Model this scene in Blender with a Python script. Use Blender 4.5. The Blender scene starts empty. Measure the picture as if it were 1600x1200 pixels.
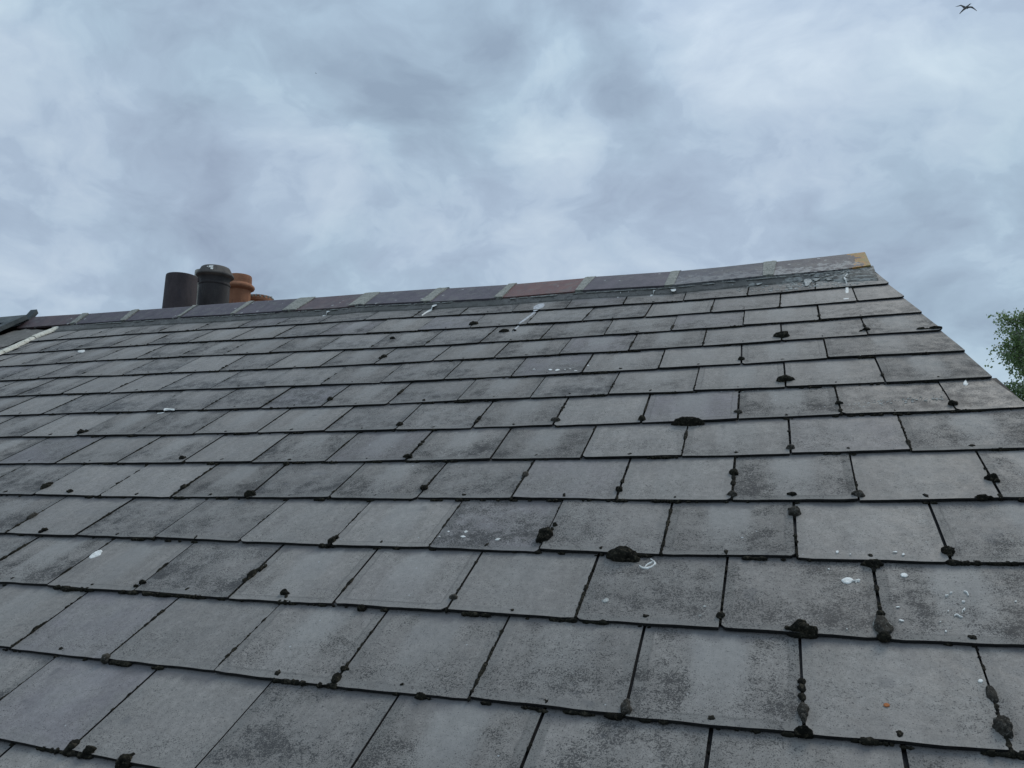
import bpy, bmesh, math, random
from mathutils import Vector, Matrix, noise
random.seed(7)
sc = bpy.context.scene
C = sc.collection

# ------------------------------------------------------------------ frame of the roof slope
PITCH = math.radians(30.6)
O = Vector((0, 0, 6.0))
XV = Vector((1, 0, 0)); UV_ = Vector((0, math.cos(PITCH), math.sin(PITCH))); NV = Vector((0, -math.sin(PITCH), math.cos(PITCH)))
W, G = 0.30, 0.24984
T = Vector((0.41671042, 0.66735041, 1.05454292))
R1 = Vector((0.94552483, -0.03775409, -0.3233534)); R2 = Vector((0.28712257, -0.37143178, 0.88294907)); RN = Vector((-0.15343867, -0.92769233, -0.34035792))
F = 1207.85
def S(s, t, h=0.0): return O + XV*s + UV_*t + NV*h
def cam2world(v): return XV*v.dot(R1) + UV_*v.dot(R2) + NV*v.dot(RN)
CAM = O + cam2world(-T)

# ------------------------------------------------------------------ camera
cd = bpy.data.cameras.new('camera'); cam = bpy.data.objects.new('camera', cd); C.objects.link(cam)
ax, ay, az = cam2world(Vector((1,0,0))), cam2world(Vector((0,-1,0))), cam2world(Vector((0,0,-1)))
cam.matrix_world = Matrix(((ax.x, ay.x, az.x, CAM.x), (ax.y, ay.y, az.y, CAM.y), (ax.z, ay.z, az.z, CAM.z), (0,0,0,1)))
cd.sensor_width = 36; cd.lens = 36*F/1600; cd.clip_start = 0.05; cd.clip_end = 5000
sc.camera = cam

# ------------------------------------------------------------------ node helper
class NT:
    def __init__(s, tree): s.t = tree; s.n = tree.nodes; s.l = tree.links
    def node(s, typ, **kw):
        n = s.n.new(typ)
        for k, v in kw.items(): setattr(n, k, v)
        return n
    def put(s, sock, v):
        if isinstance(v, bpy.types.NodeSocket): s.l.new(v, sock)
        elif v is not None:
            if hasattr(sock.default_value, '__len__') and not hasattr(v, '__len__'): v = (v,)*len(sock.default_value)
            if hasattr(v, '__len__') and len(sock.default_value) == 4 and len(v) == 3: v = (*v, 1)
            sock.default_value = v
    def m(s, op, a, b=None, c=None, clamp=False):
        n = s.node('ShaderNodeMath', operation=op, use_clamp=clamp)
        s.put(n.inputs[0], a)
        if b is not None: s.put(n.inputs[1], b)
        if c is not None: s.put(n.inputs[2], c)
        return n.outputs[0]
    def vm(s, op, a, b=None, out=0):
        n = s.node('ShaderNodeVectorMath', operation=op); s.put(n.inputs[0], a)
        if b is not None:
            s.put(n.inputs['Scale'] if op == 'SCALE' else n.inputs[1], b)
        return n.outputs['Value'] if op in ('DOT_PRODUCT', 'LENGTH', 'DISTANCE') else n.outputs[0]
    def noise(s, vec, scale, detail=4, rough=.55, dist=0.0, col=False):
        n = s.node('ShaderNodeTexNoise'); s.put(n.inputs['Vector'], vec); s.put(n.inputs['Scale'], scale)
        n.inputs['Detail'].default_value = detail; n.inputs['Roughness'].default_value = rough; n.inputs['Distortion'].default_value = dist
        return n.outputs['Color' if col else 0]
    def vor(s, vec, scale, rnd=1.0):
        n = s.node('ShaderNodeTexVoronoi'); s.put(n.inputs['Vector'], vec); s.put(n.inputs['Scale'], scale)
        n.inputs['Randomness'].default_value = rnd
        return n
    def rng(s, v, a, b, c=0.0, d=1.0, smooth=True):
        n = s.node('ShaderNodeMapRange', interpolation_type='SMOOTHSTEP' if smooth else 'LINEAR'); n.clamp = True
        s.put(n.inputs[0], v)
        for i, x in enumerate((a, b, c, d)): s.put(n.inputs[i+1], x)
        return n.outputs[0]
    def mix(s, f, a, b, mode='MIX'):
        n = s.node('ShaderNodeMix', data_type='RGBA', blend_type=mode); n.clamp_factor = True
        s.put(n.inputs[0], f); s.put(n.inputs[6], a); s.put(n.inputs[7], b)
        return n.outputs[2]
    def xyz(s, v):
        n = s.node('ShaderNodeSeparateXYZ'); s.put(n.inputs[0], v); return n.outputs
    def comb(s, x, y, z):
        n = s.node('ShaderNodeCombineXYZ'); s.put(n.inputs[0], x); s.put(n.inputs[1], y); s.put(n.inputs[2], z); return n.outputs[0]

# ------------------------------------------------------------------ sky, overcast with broken cloud
SUN_EL, SUN_AZ = math.radians(52), math.radians(35)
wd = bpy.data.worlds.new('World'); sc.world = wd; wd.use_nodes = True
w = NT(wd.node_tree); w.n.clear()
wo = w.node('ShaderNodeOutputWorld'); bg = w.node('ShaderNodeBackground'); w.l.new(bg.outputs[0], wo.inputs[0])
sky = w.node('ShaderNodeTexSky', sky_type='NISHITA'); sky.sun_disc = False
sky.sun_elevation = SUN_EL; sky.sun_rotation = SUN_AZ
tc = w.node('ShaderNodeTexCoord'); d = tc.outputs['Generated']
dx, dy, dz = w.xyz(d)
zz = w.m('ADD', w.m('MAXIMUM', dz, 0.0), 0.75)
pl = w.comb(w.m('DIVIDE', dx, zz), w.m('DIVIDE', dy, zz), w.m('MULTIPLY', dz, 1.0))      # a flat cloud layer seen from below
warp = w.vm('SCALE', w.vm('SUBTRACT', w.noise(pl, 3.2, 4, .55, 0, True), (.5,.5,.5)), 0.24)
pw = w.vm('ADD', pl, warp)
n1 = w.noise(w.vm('ADD', pw, (3.7, 1.9, 5.2)), 2.3, 3, .5)
n2 = w.noise(w.vm('ADD', pw, (7.3, 2.1, .4)), 5.4, 7, .56)
n3 = w.noise(w.vm('ADD', pw, (1.3, 9.1, 3.4)), 17.0, 5, .55)
cl = w.m('ADD', w.m('ADD', w.m('MULTIPLY', n1, .30), w.m('MULTIPLY', n2, .50)), w.m('MULTIPLY', n3, .20))
hue = w.noise(w.vm('ADD', pw, (4.4, 3.3, 8.1)), 2.2, 3, .5)
def lobe(px, py, width, gain):
    v = cam2world(Vector(((px-800)/F, (py-600)/F, 1))).normalized()
    k = w.vm('DOT_PRODUCT', w.vm('NORMALIZE', w.vm('ADD', d, w.vm('SCALE', warp, .22))), tuple(v))
    return w.m('MULTIPLY', w.rng(k, math.cos(width), 1.0), gain)
LOBES = [(20,80,.16,.075), (480,250,.12,.05), (850,160,.11,.055), (870,250,.08,.04), (1120,60,.16,.045), (1260,140,.20,.055), (1560,90,.14,.05), (1200,300,.10,.03), (90,370,.12,.03), (650,90,.10,.02),
         (850,40,.14,-.05), (330,60,.16,-.03), (560,20,.14,-.03), (280,300,.18,-.015), (620,340,.18,-.035), (970,150,.06,-.05), (1080,340,.10,-.02), (1500,330,.20,-.045), (650,200,.12,-.02)]
for L in LOBES: cl = w.m('ADD', cl, lobe(*L))
cloud = w.rng(cl, .365, .69, 0, 1, False)
K = 10.0        # cloud radiance over the sky texture's own scale
dark, mid, light = (.290*K, .365*K, .475*K), (.425*K, .540*K, .665*K), (.635*K, .755*K, .840*K)
cc = w.mix(w.rng(cloud, 0, .5, 0, 1, False), dark, mid)
cc = w.mix(w.rng(cloud, .45, 1, 0, 1, False), cc, light)
cc = w.mix(.5, cc, w.vm('MULTIPLY', cc, w.mix(w.rng(hue, .4, .6), (1.035, .99, 1.02), (.96, 1.02, 1.0))))
zen = w.rng(dz, .35, 1.0, 1.0, 1.45)                                                    # overcast is brighter overhead
cc = w.vm('SCALE', cc, zen)
col = w.mix(.93, sky.outputs[0], cc)
w.put(bg.inputs[0], col); bg.inputs[1].default_value = 0.1

# ------------------------------------------------------------------ sun behind the cloud
sd = bpy.data.lights.new('sun', 'SUN'); sd.energy = 1.3; sd.angle = math.radians(25); sd.color = (1, .93, .82)
so = bpy.data.objects.new('sun', sd); C.objects.link(so)
so.rotation_euler = (math.pi/2 - SUN_EL, 0, math.pi - SUN_AZ)
sc.view_settings.view_transform = 'Standard'; sc.view_settings.look = 'None'; sc.view_settings.gamma = 1; sc.view_settings.exposure = 0.0

# ------------------------------------------------------------------ helpers
def px(x, y, h=0.0):
    """slope coordinates (s, t) of a point at height h over the slates"""
    dr = cam2world(Vector(((x-800)/F, (y-600)/F, 1)))
    k = (h - (CAM-O).dot(NV)) / dr.dot(NV)
    p = CAM + dr*k - O
    return p.dot(XV), p.dot(UV_)
def at(x, y, depth):
    return CAM + cam2world(Vector(((x-800)/F*depth, (y-600)/F*depth, depth)))
class MB:
    def __init__(s): s.v = []; s.f = []; s.mi = []; s.uv = []; s.at = []
    def add(s, vs, fs, mi=0, uvs=None, att=None):
        b = len(s.v); s.v += [tuple(x) for x in vs]
        for f in fs: s.f.append([b+i for i in f]); s.mi.append(mi); s.at.append(att or (0,0,0))
        if uvs: s.uv += list(uvs)
        else: s.uv += [(0,0)]*len(vs)
    def build(s, name, mats, parent=None, smooth=False, origin=None, usemap=False):
        me = bpy.data.meshes.new(name)
        org = Vector(origin) if origin is not None else Vector((0,0,0))
        me.from_pydata([tuple(Vector(v)-org) for v in s.v], [], s.f)
        for m in (mats if isinstance(mats, (list, tuple)) else [mats]): me.materials.append(m)
        me.polygons.foreach_set('material_index', s.mi)
        if smooth: me.polygons.foreach_set('use_smooth', [True]*len(s.f))
        if usemap:
            ul = me.uv_layers.new(name='UVMap')
            flat = []
            for l in me.loops: flat += s.uv[l.vertex_index]
            ul.data.foreach_set('uv', flat)
            a = me.attributes.new('rnd', 'FLOAT_VECTOR', 'FACE'); a.data.foreach_set('vector', [c for t in s.at for c in t])
        me.update()
        o = bpy.data.objects.new(name, me); C.objects.link(o)
        if parent is not None:
            o.parent = parent; o.location = org - parent.location
        else: o.location = org
        return o
def tag(o, label=None, cat=None, group=None, kind=None):
    if label: o['label'] = label
    if cat: o['category'] = cat
    if group: o['group'] = group
    if kind: o['kind'] = kind
    return o
def empty(name, loc):
    o = bpy.data.objects.new(name, None); C.objects.link(o); o.location = loc; o.empty_display_size = .2; return o
def mat(name):
    m = bpy.data.materials.new(name); m.use_nodes = True
    t = NT(m.node_tree); b = m.node_tree.nodes['Principled BSDF']
    t.b = b; t.tc = t.node('ShaderNodeTexCoord'); t.obj = t.tc.outputs['Object']
    g = t.node('ShaderNodeNewGeometry'); t.pos = g.outputs['Position']; t.geo = g
    return m, t
def bump(t, h, strength, dist):
    n = t.node('ShaderNodeBump'); t.put(n.inputs['Height'], h); n.inputs['Strength'].default_value = strength; n.inputs['Distance'].default_value = dist
    t.l.new(n.outputs[0], t.b.inputs['Normal'])

# ------------------------------------------------------------------ materials
def mat_slate():
    m, t = mat('weathered_slate')
    uv = t.node('ShaderNodeAttribute', attribute_name='UVMap').outputs['Vector']
    x, y, _ = t.xyz(uv)
    r1, r2, wd_ = t.xyz(t.node('ShaderNodeAttribute', attribute_name='rnd').outputs['Vector'])
    off = t.comb(t.m('MULTIPLY', r1, 37.0), t.m('MULTIPLY', r2, 53.0), t.m('MULTIPLY', r1, 91.0))
    p = t.vm('ADD', t.comb(x, y, 0.0), off)
    r3 = t.m('FRACT', t.m('MULTIPLY', t.m('ADD', r1, r2), 17.31))
    r4 = t.m('FRACT', t.m('MULTIPLY', t.m('ADD', r1, r2), 71.7))
    big = t.noise(p, 7, 4, .55); medn = t.noise(t.vm('ADD', p, (3,1,2)), 24, 5, .6)
    stretch = t.vm('MULTIPLY', p, (1, .3, 1))
    streak = t.noise(stretch, 22, 4, .6)
    grain = t.noise(p, 420, 3, .7)
    # body colour: green-grey with some purple-grey slates
    body = t.mix(t.rng(r1, .88, .94), (.222,.211,.196), (.190,.180,.184))
    body = t.mix(t.rng(big, .38, .66, 0, .55), body, (.248,.240,.222))
    body = t.mix(t.rng(t.noise(t.vm('ADD', p, (9,4,1)), 11, 3, .5), .56, .72, 0, .4), body, (.182,.176,.170))
    body = t.vm('SCALE', body, t.rng(r2, 0, 1, .97, 1.20, False))
    body = t.vm('SCALE', body, t.rng(t.noise(t.vm('ADD', p, (5,5,2)), 75, 5, .7), .3, .7, .86, 1.12))
    body = t.vm('SCALE', body, t.rng(medn, .25, .75, .90, 1.10))
    body = t.vm('SCALE', body, t.rng(streak, .3, .7, .90, 1.08))
    body = t.vm('SCALE', body, t.rng(grain, .25, .75, .86, 1.14))
    # wash strip below the joint above
    cx = t.m('ABSOLUTE', t.m('SUBTRACT', t.m('ADD', x, t.m('MULTIPLY', t.m('SUBTRACT', streak, .5), .05)), t.m('MULTIPLY', wd_, .5)))
    wash = t.m('MULTIPLY', t.rng(cx, .075, .03), t.rng(y, -.02, .20, .35, 1))
    wash = t.m('MULTIPLY', wash, t.rng(r4, .1, .9))
    body = t.mix(t.m('MULTIPLY', wash, .45), body, (.275,.278,.270))
    # margins of the slate
    e1 = t.m('MINIMUM', t.m('MINIMUM', x, t.m('SUBTRACT', wd_, x)), y)
    e1 = t.m('ADD', e1, t.m('MULTIPLY', t.m('SUBTRACT', medn, .5), .014))
    marg = t.rng(e1, .021, .016)
    line = t.m('MULTIPLY', t.rng(e1, .0155, .018), t.rng(e1, .0235, .019))
    body = t.mix(t.m('MULTIPLY', marg, t.rng(r3, .0, 1, .2, .6)), body, (.145,.146,.138))
    body = t.mix(t.m('MULTIPLY', line, t.rng(r4, .3, 1, .05, .5)), body, (.105,.105,.10))
    # dark damp band under the tail above, ragged
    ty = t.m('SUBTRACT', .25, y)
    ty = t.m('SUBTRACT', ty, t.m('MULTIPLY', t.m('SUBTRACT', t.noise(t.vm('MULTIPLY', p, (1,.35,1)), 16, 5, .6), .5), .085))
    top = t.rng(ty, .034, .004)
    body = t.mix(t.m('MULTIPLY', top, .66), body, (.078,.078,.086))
    # black lichen specks, thickest in a band above the tail
    sp = t.noise(t.vm('ADD', p, (2,5,8)), 430, 2, .5)
    sp2 = t.noise(t.vm('ADD', p, (6,5,1)), 215, 3, .6)
    band = t.m('MULTIPLY', t.rng(y, .0, .035), t.rng(y, .17, .06, .22, 1))
    dens = t.m('ADD', .20, t.m('ADD', t.m('MULTIPLY', band, .42), t.m('MULTIPLY', t.rng(big, .38, .66), .48)))
    dens = t.m('MULTIPLY', dens, t.rng(r3, .05, .75, .38, 1.12))
    dens = t.m('MULTIPLY', dens, t.rng(medn, .28, .70, .45, 1.15))
    dens = t.m('MULTIPLY', dens, t.m('SUBTRACT', 1.0, t.m('MULTIPLY', wash, .8)))
    thr = t.m('SUBTRACT', .682, t.m('MULTIPLY', dens, .19))
    spk = t.rng(t.m('SUBTRACT', t.m('MAXIMUM', sp, sp2), thr), -.01, .035)
    body = t.mix(t.m('MULTIPLY', dens, t.rng(t.noise(p, 60, 4, .65), .38, .62, .30, .80)), body, (.118,.113,.103))
    fleck = t.rng(t.noise(t.vm('ADD', p, (8,1,3)), 300, 2, .6), .66, .70)
    body = t.mix(t.m('MULTIPLY', fleck, t.rng(r4, 0, 1, .25, .75)), body, (.06,.06,.058))
    body = t.mix(t.m('MULTIPLY', spk, .84), body, (.040,.040,.041))
    # larger dark smudges
    sm = t.noise(t.vm('ADD', p, (12,5,8)), 13, 2, .5)
    body = t.mix(t.rng(sm, .70, .76, 0, .35), body, (.075,.078,.085))
    # small pale lichen dots
    v = t.vor(p, 62); vc = t.xyz(v.outputs['Color'])
    rad = t.m('MULTIPLY', t.rng(vc[0], .88, 1.0, 0, .20, False), t.rng(r4, .2, 1, .35, 1.0))
    dots = t.m('LESS_THAN', v.outputs['Distance'], rad)
    body = t.mix(t.m('MULTIPLY', dots, t.rng(vc[1], 0, 1, .12, .75)), body, (.42,.45,.46))
    # hair scratches
    sc1 = t.m('ABSOLUTE', t.m('SUBTRACT', t.noise(t.vm('MULTIPLY', p, (1, .16, 1)), 26, 2, .5), .5))
    body = t.mix(t.m('MULTIPLY', t.rng(sc1, .0022, .0), t.m('MULTIPLY', t.rng(big, .5, .6), .25)), body, (.26,.28,.29))
    # covered part of the slate is black with dirt
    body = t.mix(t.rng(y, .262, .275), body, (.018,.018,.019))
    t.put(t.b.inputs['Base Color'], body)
    t.put(t.b.inputs['Roughness'], t.m('ADD', t.rng(medn, .3, .7, .56, .74), t.m('MULTIPLY', t.m('SUBTRACT', r4, .5), .2)))
    t.b.inputs['Specular IOR Level'].default_value = .25
    hh = t.m('ADD', t.m('MULTIPLY', t.noise(p, 30, 6, .6), 1.0), t.m('MULTIPLY', grain, .18))
    hh = t.m('ADD', hh, t.m('MULTIPLY', spk, .15))
    bump(t, hh, .5, .0035)
    return m
def mat_simple(name, cols, scale, rough=.8, bscale=None, bd=.004, bs=.6, spec=.3, detail=6):
    m, t = mat(name)
    n = t.noise(t.pos, scale, detail, .6); c = t.mix(t.rng(n, .35, .65), cols[0], cols[1])
    if len(cols) > 2: c = t.mix(t.rng(t.noise(t.pos, scale*3.1, 5, .65), .54, .62), c, cols[2])
    g = t.noise(t.pos, scale*14, 3, .7); c = t.vm('SCALE', c, t.rng(g, .3, .7, .8, 1.2))
    t.put(t.b.inputs['Base Color'], c); t.b.inputs['Roughness'].default_value = rough; t.b.inputs['Specular IOR Level'].default_value = spec
    bump(t, t.noise(t.pos, bscale or scale*6, 5, .65), bs, bd)
    return m
M_slate = mat_slate()
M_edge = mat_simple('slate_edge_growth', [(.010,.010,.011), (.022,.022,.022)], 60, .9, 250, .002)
M_moss = mat_simple('dark_moss', [(.012,.012,.010), (.030,.029,.022), (.072,.064,.047)], 45, .95, 420, .006, 1.0, .1)
M_mossb = mat_simple('brown_grey_moss', [(.045,.042,.036), (.085,.078,.066), (.14,.135,.12)], 60, .95, 420, .006, 1.0, .1)
M_rim = mat_simple('pale_lichen_rim', [(.16,.17,.16), (.27,.28,.26)], 90, .9, 300, .002)
M_white = mat_simple('bird_lime', [(.60,.61,.58), (.82,.83,.80), (.50,.51,.48)], 90, .7, 200, .001)
M_mortar = mat_simple('ridge_mortar', [(.24,.25,.225), (.33,.335,.30), (.12,.13,.12)], 35, .95, 120, .006, .9)
M_bed = mat_simple('bedding_mortar', [(.155,.15,.142), (.205,.20,.188), (.11,.108,.102)], 14, .95, 140, .005, .9)
M_wash = mat_simple('washed_lime', [(.36,.38,.40), (.56,.58,.60), (.28,.30,.31)], 70, .8, 200, .001)
M_crust = mat_simple('white_crust', [(.28,.29,.27), (.48,.49,.47), (.2,.21,.2)], 50, .9, 200, .004)
M_rust = mat_simple('orange_lichen', [(.30,.10,.04), (.42,.16,.06)], 90, .9)
M_brick = mat_simple('old_brick', [(.20,.09,.06), (.28,.13,.09)], 5, .9)
M_trim = mat_simple('white_trim', [(.52,.52,.45), (.68,.67,.59), (.36,.36,.29)], 22, .7, 60, .002)
M_wood = mat_simple('dark_board', [(.055,.068,.072), (.095,.110,.112)], 20, .8)
M_nslate = mat_simple('old_slate', [(.09,.10,.11), (.14,.15,.165), (.06,.065,.07)], 18, .75)

t = NT(M_bed.node_tree); t.b = M_bed.node_tree.nodes['Principled BSDF']
old = t.b.inputs['Base Color'].links[0].from_socket; pos = t.node('ShaderNodeNewGeometry').outputs['Position']
bx_ = t.xyz(pos)[0]; k_ = t.m('ADD', t.noise(t.vm('MULTIPLY', pos, (.7, 1, 1)), 30, 7, .72), t.rng(bx_, -.7, .25, -.10, .06))
t.put(t.b.inputs['Base Color'], t.mix(t.rng(k_, .56, .61, 0, .8), t.mix(t.rng(t.noise(pos, 9, 5, .6), .4, .6, 0, .6), old, (.13,.13,.118)), (.36,.37,.35)))
# ------------------------------------------------------------------ ground
m, t = mat('ground'); c = t.mix(t.rng(t.noise(t.pos, .15, 6), .4, .6), (.05,.075,.03), (.09,.09,.07))
t.put(t.b.inputs['Base Color'], c); t.b.inputs['Roughness'].default_value = .95
g = MB(); g.add([(-2000,-2000,0),(2000,-2000,0),(2000,2000,0),(-2000,2000,0)], [(0,1,2,3)])
tag(g.build('ground', m), kind='structure')

# ------------------------------------------------------------------ the house
CU = [0.0241,-0.07425,-0.04812,-0.05782,0.00509,-0.04455,0.29182,0.16721,0.06508,0.05208]
CV = [-0.03088,0.09453,-0.02471,0.21912,-0.01053,-0.01231,0.09109,0.17212,-0.30786,-0.05952]
RES=[(0.0,2,-0.005,0.0,0),(0.0,1,0.007,0.002,1),(0.0,4,0.002,0.0,0),(0.0,3,0.003,-0.024,1),(0.0,6,0.008,0.0,0),(0.0,5,0.004,0.016,1),(1.0,2,-0.008,0.0,0),(1.0,1,-0.012,0.017,1),(1.0,4,0.01,0.0,0),(1.0,3,0.016,-0.019,1),(1.0,6,0.009,0.0,0),(1.0,5,0.015,0.021,1),(-1.0,2,-0.001,0.0,0),(-1.0,1,0.01,0.001,1),(-1.0,4,-0.014,0.0,0),(-1.0,3,-0.004,-0.011,1),(-1.0,6,-0.01,0.0,0),(-1.0,5,-0.002,0.028,1),(-2.0,2,-0.006,0.0,0),(-2.0,1,0.002,0.004,1),(-2.0,4,-0.018,0.0,0),(-2.0,3,-0.008,0.013,1),(-2.0,6,-0.012,0.0,0),(-2.0,5,-0.01,0.027,1),(-3.0,2,-0.003,0.0,0),(-3.0,1,0.006,0.002,1),(-3.0,4,-0.017,0.0,0),(-3.0,3,-0.008,0.004,1),(-3.0,6,-0.008,0.0,0),(-3.0,5,0.017,0.013,1),(-4.0,2,0.031,0.0,0),(-4.0,1,0.002,-0.01,1),(-4.0,4,0.011,0.0,0),(-4.0,6,0.018,0.0,0),(-4.0,5,0.016,0.007,1),(-5.0,2,0.009,0.0,0),(-5.0,1,-0.01,-0.022,1),(-5.0,4,0.009,0.0,0),(-5.0,3,-0.006,-0.003,1),(-6.0,2,-0.023,0.0,0),(-6.0,1,-0.01,0.014,1),(-6.0,4,-0.008,0.0,0),(-6.0,3,-0.009,0.002,1),(-7.0,4,0.001,0.0,0),(-7.0,3,-0.014,0.011,1),(-8.0,4,-0.059,0.0,0),(-8.0,3,0.036,0.011,1),(0.5,1,0.0,0.0,0),(0.5,3,0.011,0.0,0),(0.5,2,-0.007,-0.034,1),(0.5,5,-0.0,0.0,0),(0.5,4,-0.002,-0.034,1),(0.5,7,0.008,0.0,0),(0.5,6,0.006,0.031,1),(1.5,5,0.009,0.0,0),(1.5,4,0.015,-0.018,1),(1.5,6,0.026,0.023,1),(-0.5,1,0.006,0.0,0),(-0.5,3,0.002,0.0,0),(-0.5,2,-0.005,-0.01,1),(-0.5,5,0.0,0.0,0),(-0.5,4,0.005,-0.01,1),(-0.5,7,0.004,0.0,0),(-0.5,6,0.004,0.015,1),(-1.5,1,-0.004,0.0,0),(-1.5,2,-0.005,0.008,1),(-1.5,5,-0.011,0.0,0),(-1.5,4,-0.005,0.019,1),(-1.5,7,-0.024,0.0,0),(-1.5,6,-0.011,-0.022,1),(-2.5,1,-0.001,0.0,0),(-2.5,2,-0.004,0.018,1),(-2.5,5,-0.028,0.0,0),(-2.5,4,-0.012,0.03,1),(-2.5,7,-0.008,0.0,0),(-2.5,6,-0.007,0.005,1),(-3.5,1,0.01,0.0,0),(-3.5,5,-0.016,0.0,0),(-3.5,4,-0.001,0.005,1),(-3.5,7,0.013,0.0,0),(-3.5,6,-0.0,-0.004,1),(-4.5,1,0.008,0.0,0),(-5.5,1,-0.002,0.0,0),(-5.5,5,-0.02,0.0,0),(-5.5,4,0.031,0.002,1),(-6.5,5,0.018,0.0,0),(-6.5,4,0.015,-0.005,1),(-7.5,5,-0.016,0.0,0),(-7.5,4,0.019,-0.012,1),(-8.5,5,-0.009,0.0,0),(-8.5,4,0.027,-0.002,1),(0.0,7,-0.003,-0.006,1),(-3.0,7,-0.013,0.037,1),(-2.0,7,-0.026,0.085,1),(-1.0,7,-0.009,0.037,1),(0.0,8,-0.002,0.0,0),(-0.5,8,0.006,0.06,1),(0.5,8,-0.015,0.063,1),(-3.5,8,-0.003,-0.006,1),(-2.5,8,-0.01,0.012,1),(-1.5,8,-0.006,0.026,1),(0.0,9,-0.018,0.034,1),(-1.0,9,-0.009,-0.004,1),(-4.0,9,-0.001,-0.018,1),(-3.0,9,-0.008,0.0,1),(-2.0,9,-0.008,-0.038,1),(-6.0,9,-0.006,0.015,1),(-5.0,9,-0.017,-0.018,1),(-10.0,9,0.032,-0.025,1),(-9.0,9,0.043,0.005,1),(-8.0,9,-0.024,-0.016,1),(-7.0,9,0.014,-0.044,1),(-0.5,10,-0.017,-0.015,1),(0.5,10,-0.026,0.005,1),(-3.5,10,0.009,-0.063,1),(-2.5,10,0.012,-0.083,1),(-1.5,10,-0.003,-0.034,1),(-6.5,10,0.004,-0.055,1),(-5.5,10,0.025,-0.094,1),(-4.5,10,0.01,-0.085,1),(-10.5,10,0.011,-0.001,1),(-9.5,10,-0.011,0.014,1),(-8.5,10,-0.017,0.017,1),(-7.5,10,0.008,-0.016,1),(0.0,11,-0.035,-0.008,1),(-1.0,11,-0.006,-0.055,1),(-2.0,11,0.01,-0.05,1),(-3.0,11,-0.008,-0.026,1),(-4.0,11,0.059,0.033,1),(-5.0,11,0.026,-0.02,1),(-6.0,11,0.032,-0.001,1),(-7.0,11,0.009,-0.012,1),(-8.0,11,-0.031,0.049,1),(-9.0,11,-0.026,0.033,1),(-10.0,11,-0.012,0.027,1),(-11.0,11,-0.019,-0.008,1),(-0.5,12,-0.008,-0.042,1),(0.5,12,-0.034,0.101,1),(-1.5,12,0.016,-0.046,1),(-2.5,12,0.034,-0.014,1),(-3.5,12,0.039,-0.009,1),(-4.5,12,0.041,-0.031,1),(-5.5,12,0.024,0.065,1),(-6.5,12,0.033,0.071,1),(-7.5,12,-0.017,0.069,1),(-8.5,12,-0.033,0.04,1),(-9.5,12,-0.044,0.021,1),(-10.5,12,0.06,-0.013,1),(-11.5,12,-0.027,-0.037,1)]
_kv = {}
def KV(k, v):
    key = (round(k,4), round(v,4))
    if key not in _kv: _kv[key] = _KV(k, v)
    return _kv[key]
def _KV(k, v):
    """the slater's drift: joint k of course v in slope metres"""
    kc, vc = max(-12., min(2.6, k)), max(0., min(12.6, v))
    a, b = (kc+4)/8, (vc-6)/6
    B = (1, a, b, a*a, a*b, b*b, a**3, a*a*b, a*b*b, b**3)
    wu = wv = .35; au = av = 0.
    for (pk, pv, du, dv, tl) in RES:
        d2 = ((k-pk)/.55)**2 + ((v-pv)/.35)**2
        if d2 < 9:
            e = math.exp(-d2); 
            if tl: e1 = math.exp(-((k-pk)/1.1)**2 - ((v-pv)/.3)**2); wv += e1; av += dv*e1; wu += e*2; au += du*e*2
            else: wu += e*.5; au += du*e*.5
    return (k + au/wu + sum(p*q for p, q in zip(B, CU)))*W, (v + av/wv + sum(p*q for p, q in zip(B, CV)))*G
VP = [(-9, 3.35), (0, 2.62), (4, 2.30), (6.192, 2.10), (7.057, 1.984), (8.12, 1.896), (9.1, 1.80), (10.12, 1.689), (11.19, 1.565), (12.36, 1.432), (14, 1.30), (16, 1.2)]
def verge(v):
    for (a, b), (c_, d_) in zip(VP, VP[1:]):
        if a <= v <= c_: return b + (d_-b)*(v-a)/(c_-a)
    return VP[0][1] if v < VP[0][0] else VP[-1][1]
KL = -18.0
house = empty('slate_roofed_house', (-2.0, 1.0, 0.0))
tag(house, 'house whose weathered grey slate roof slope fills the lower part of the picture', 'house')
TH, GAP = .0068, .0018
mb = MB(); joints = []
rs = random.Random(3)
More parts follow.
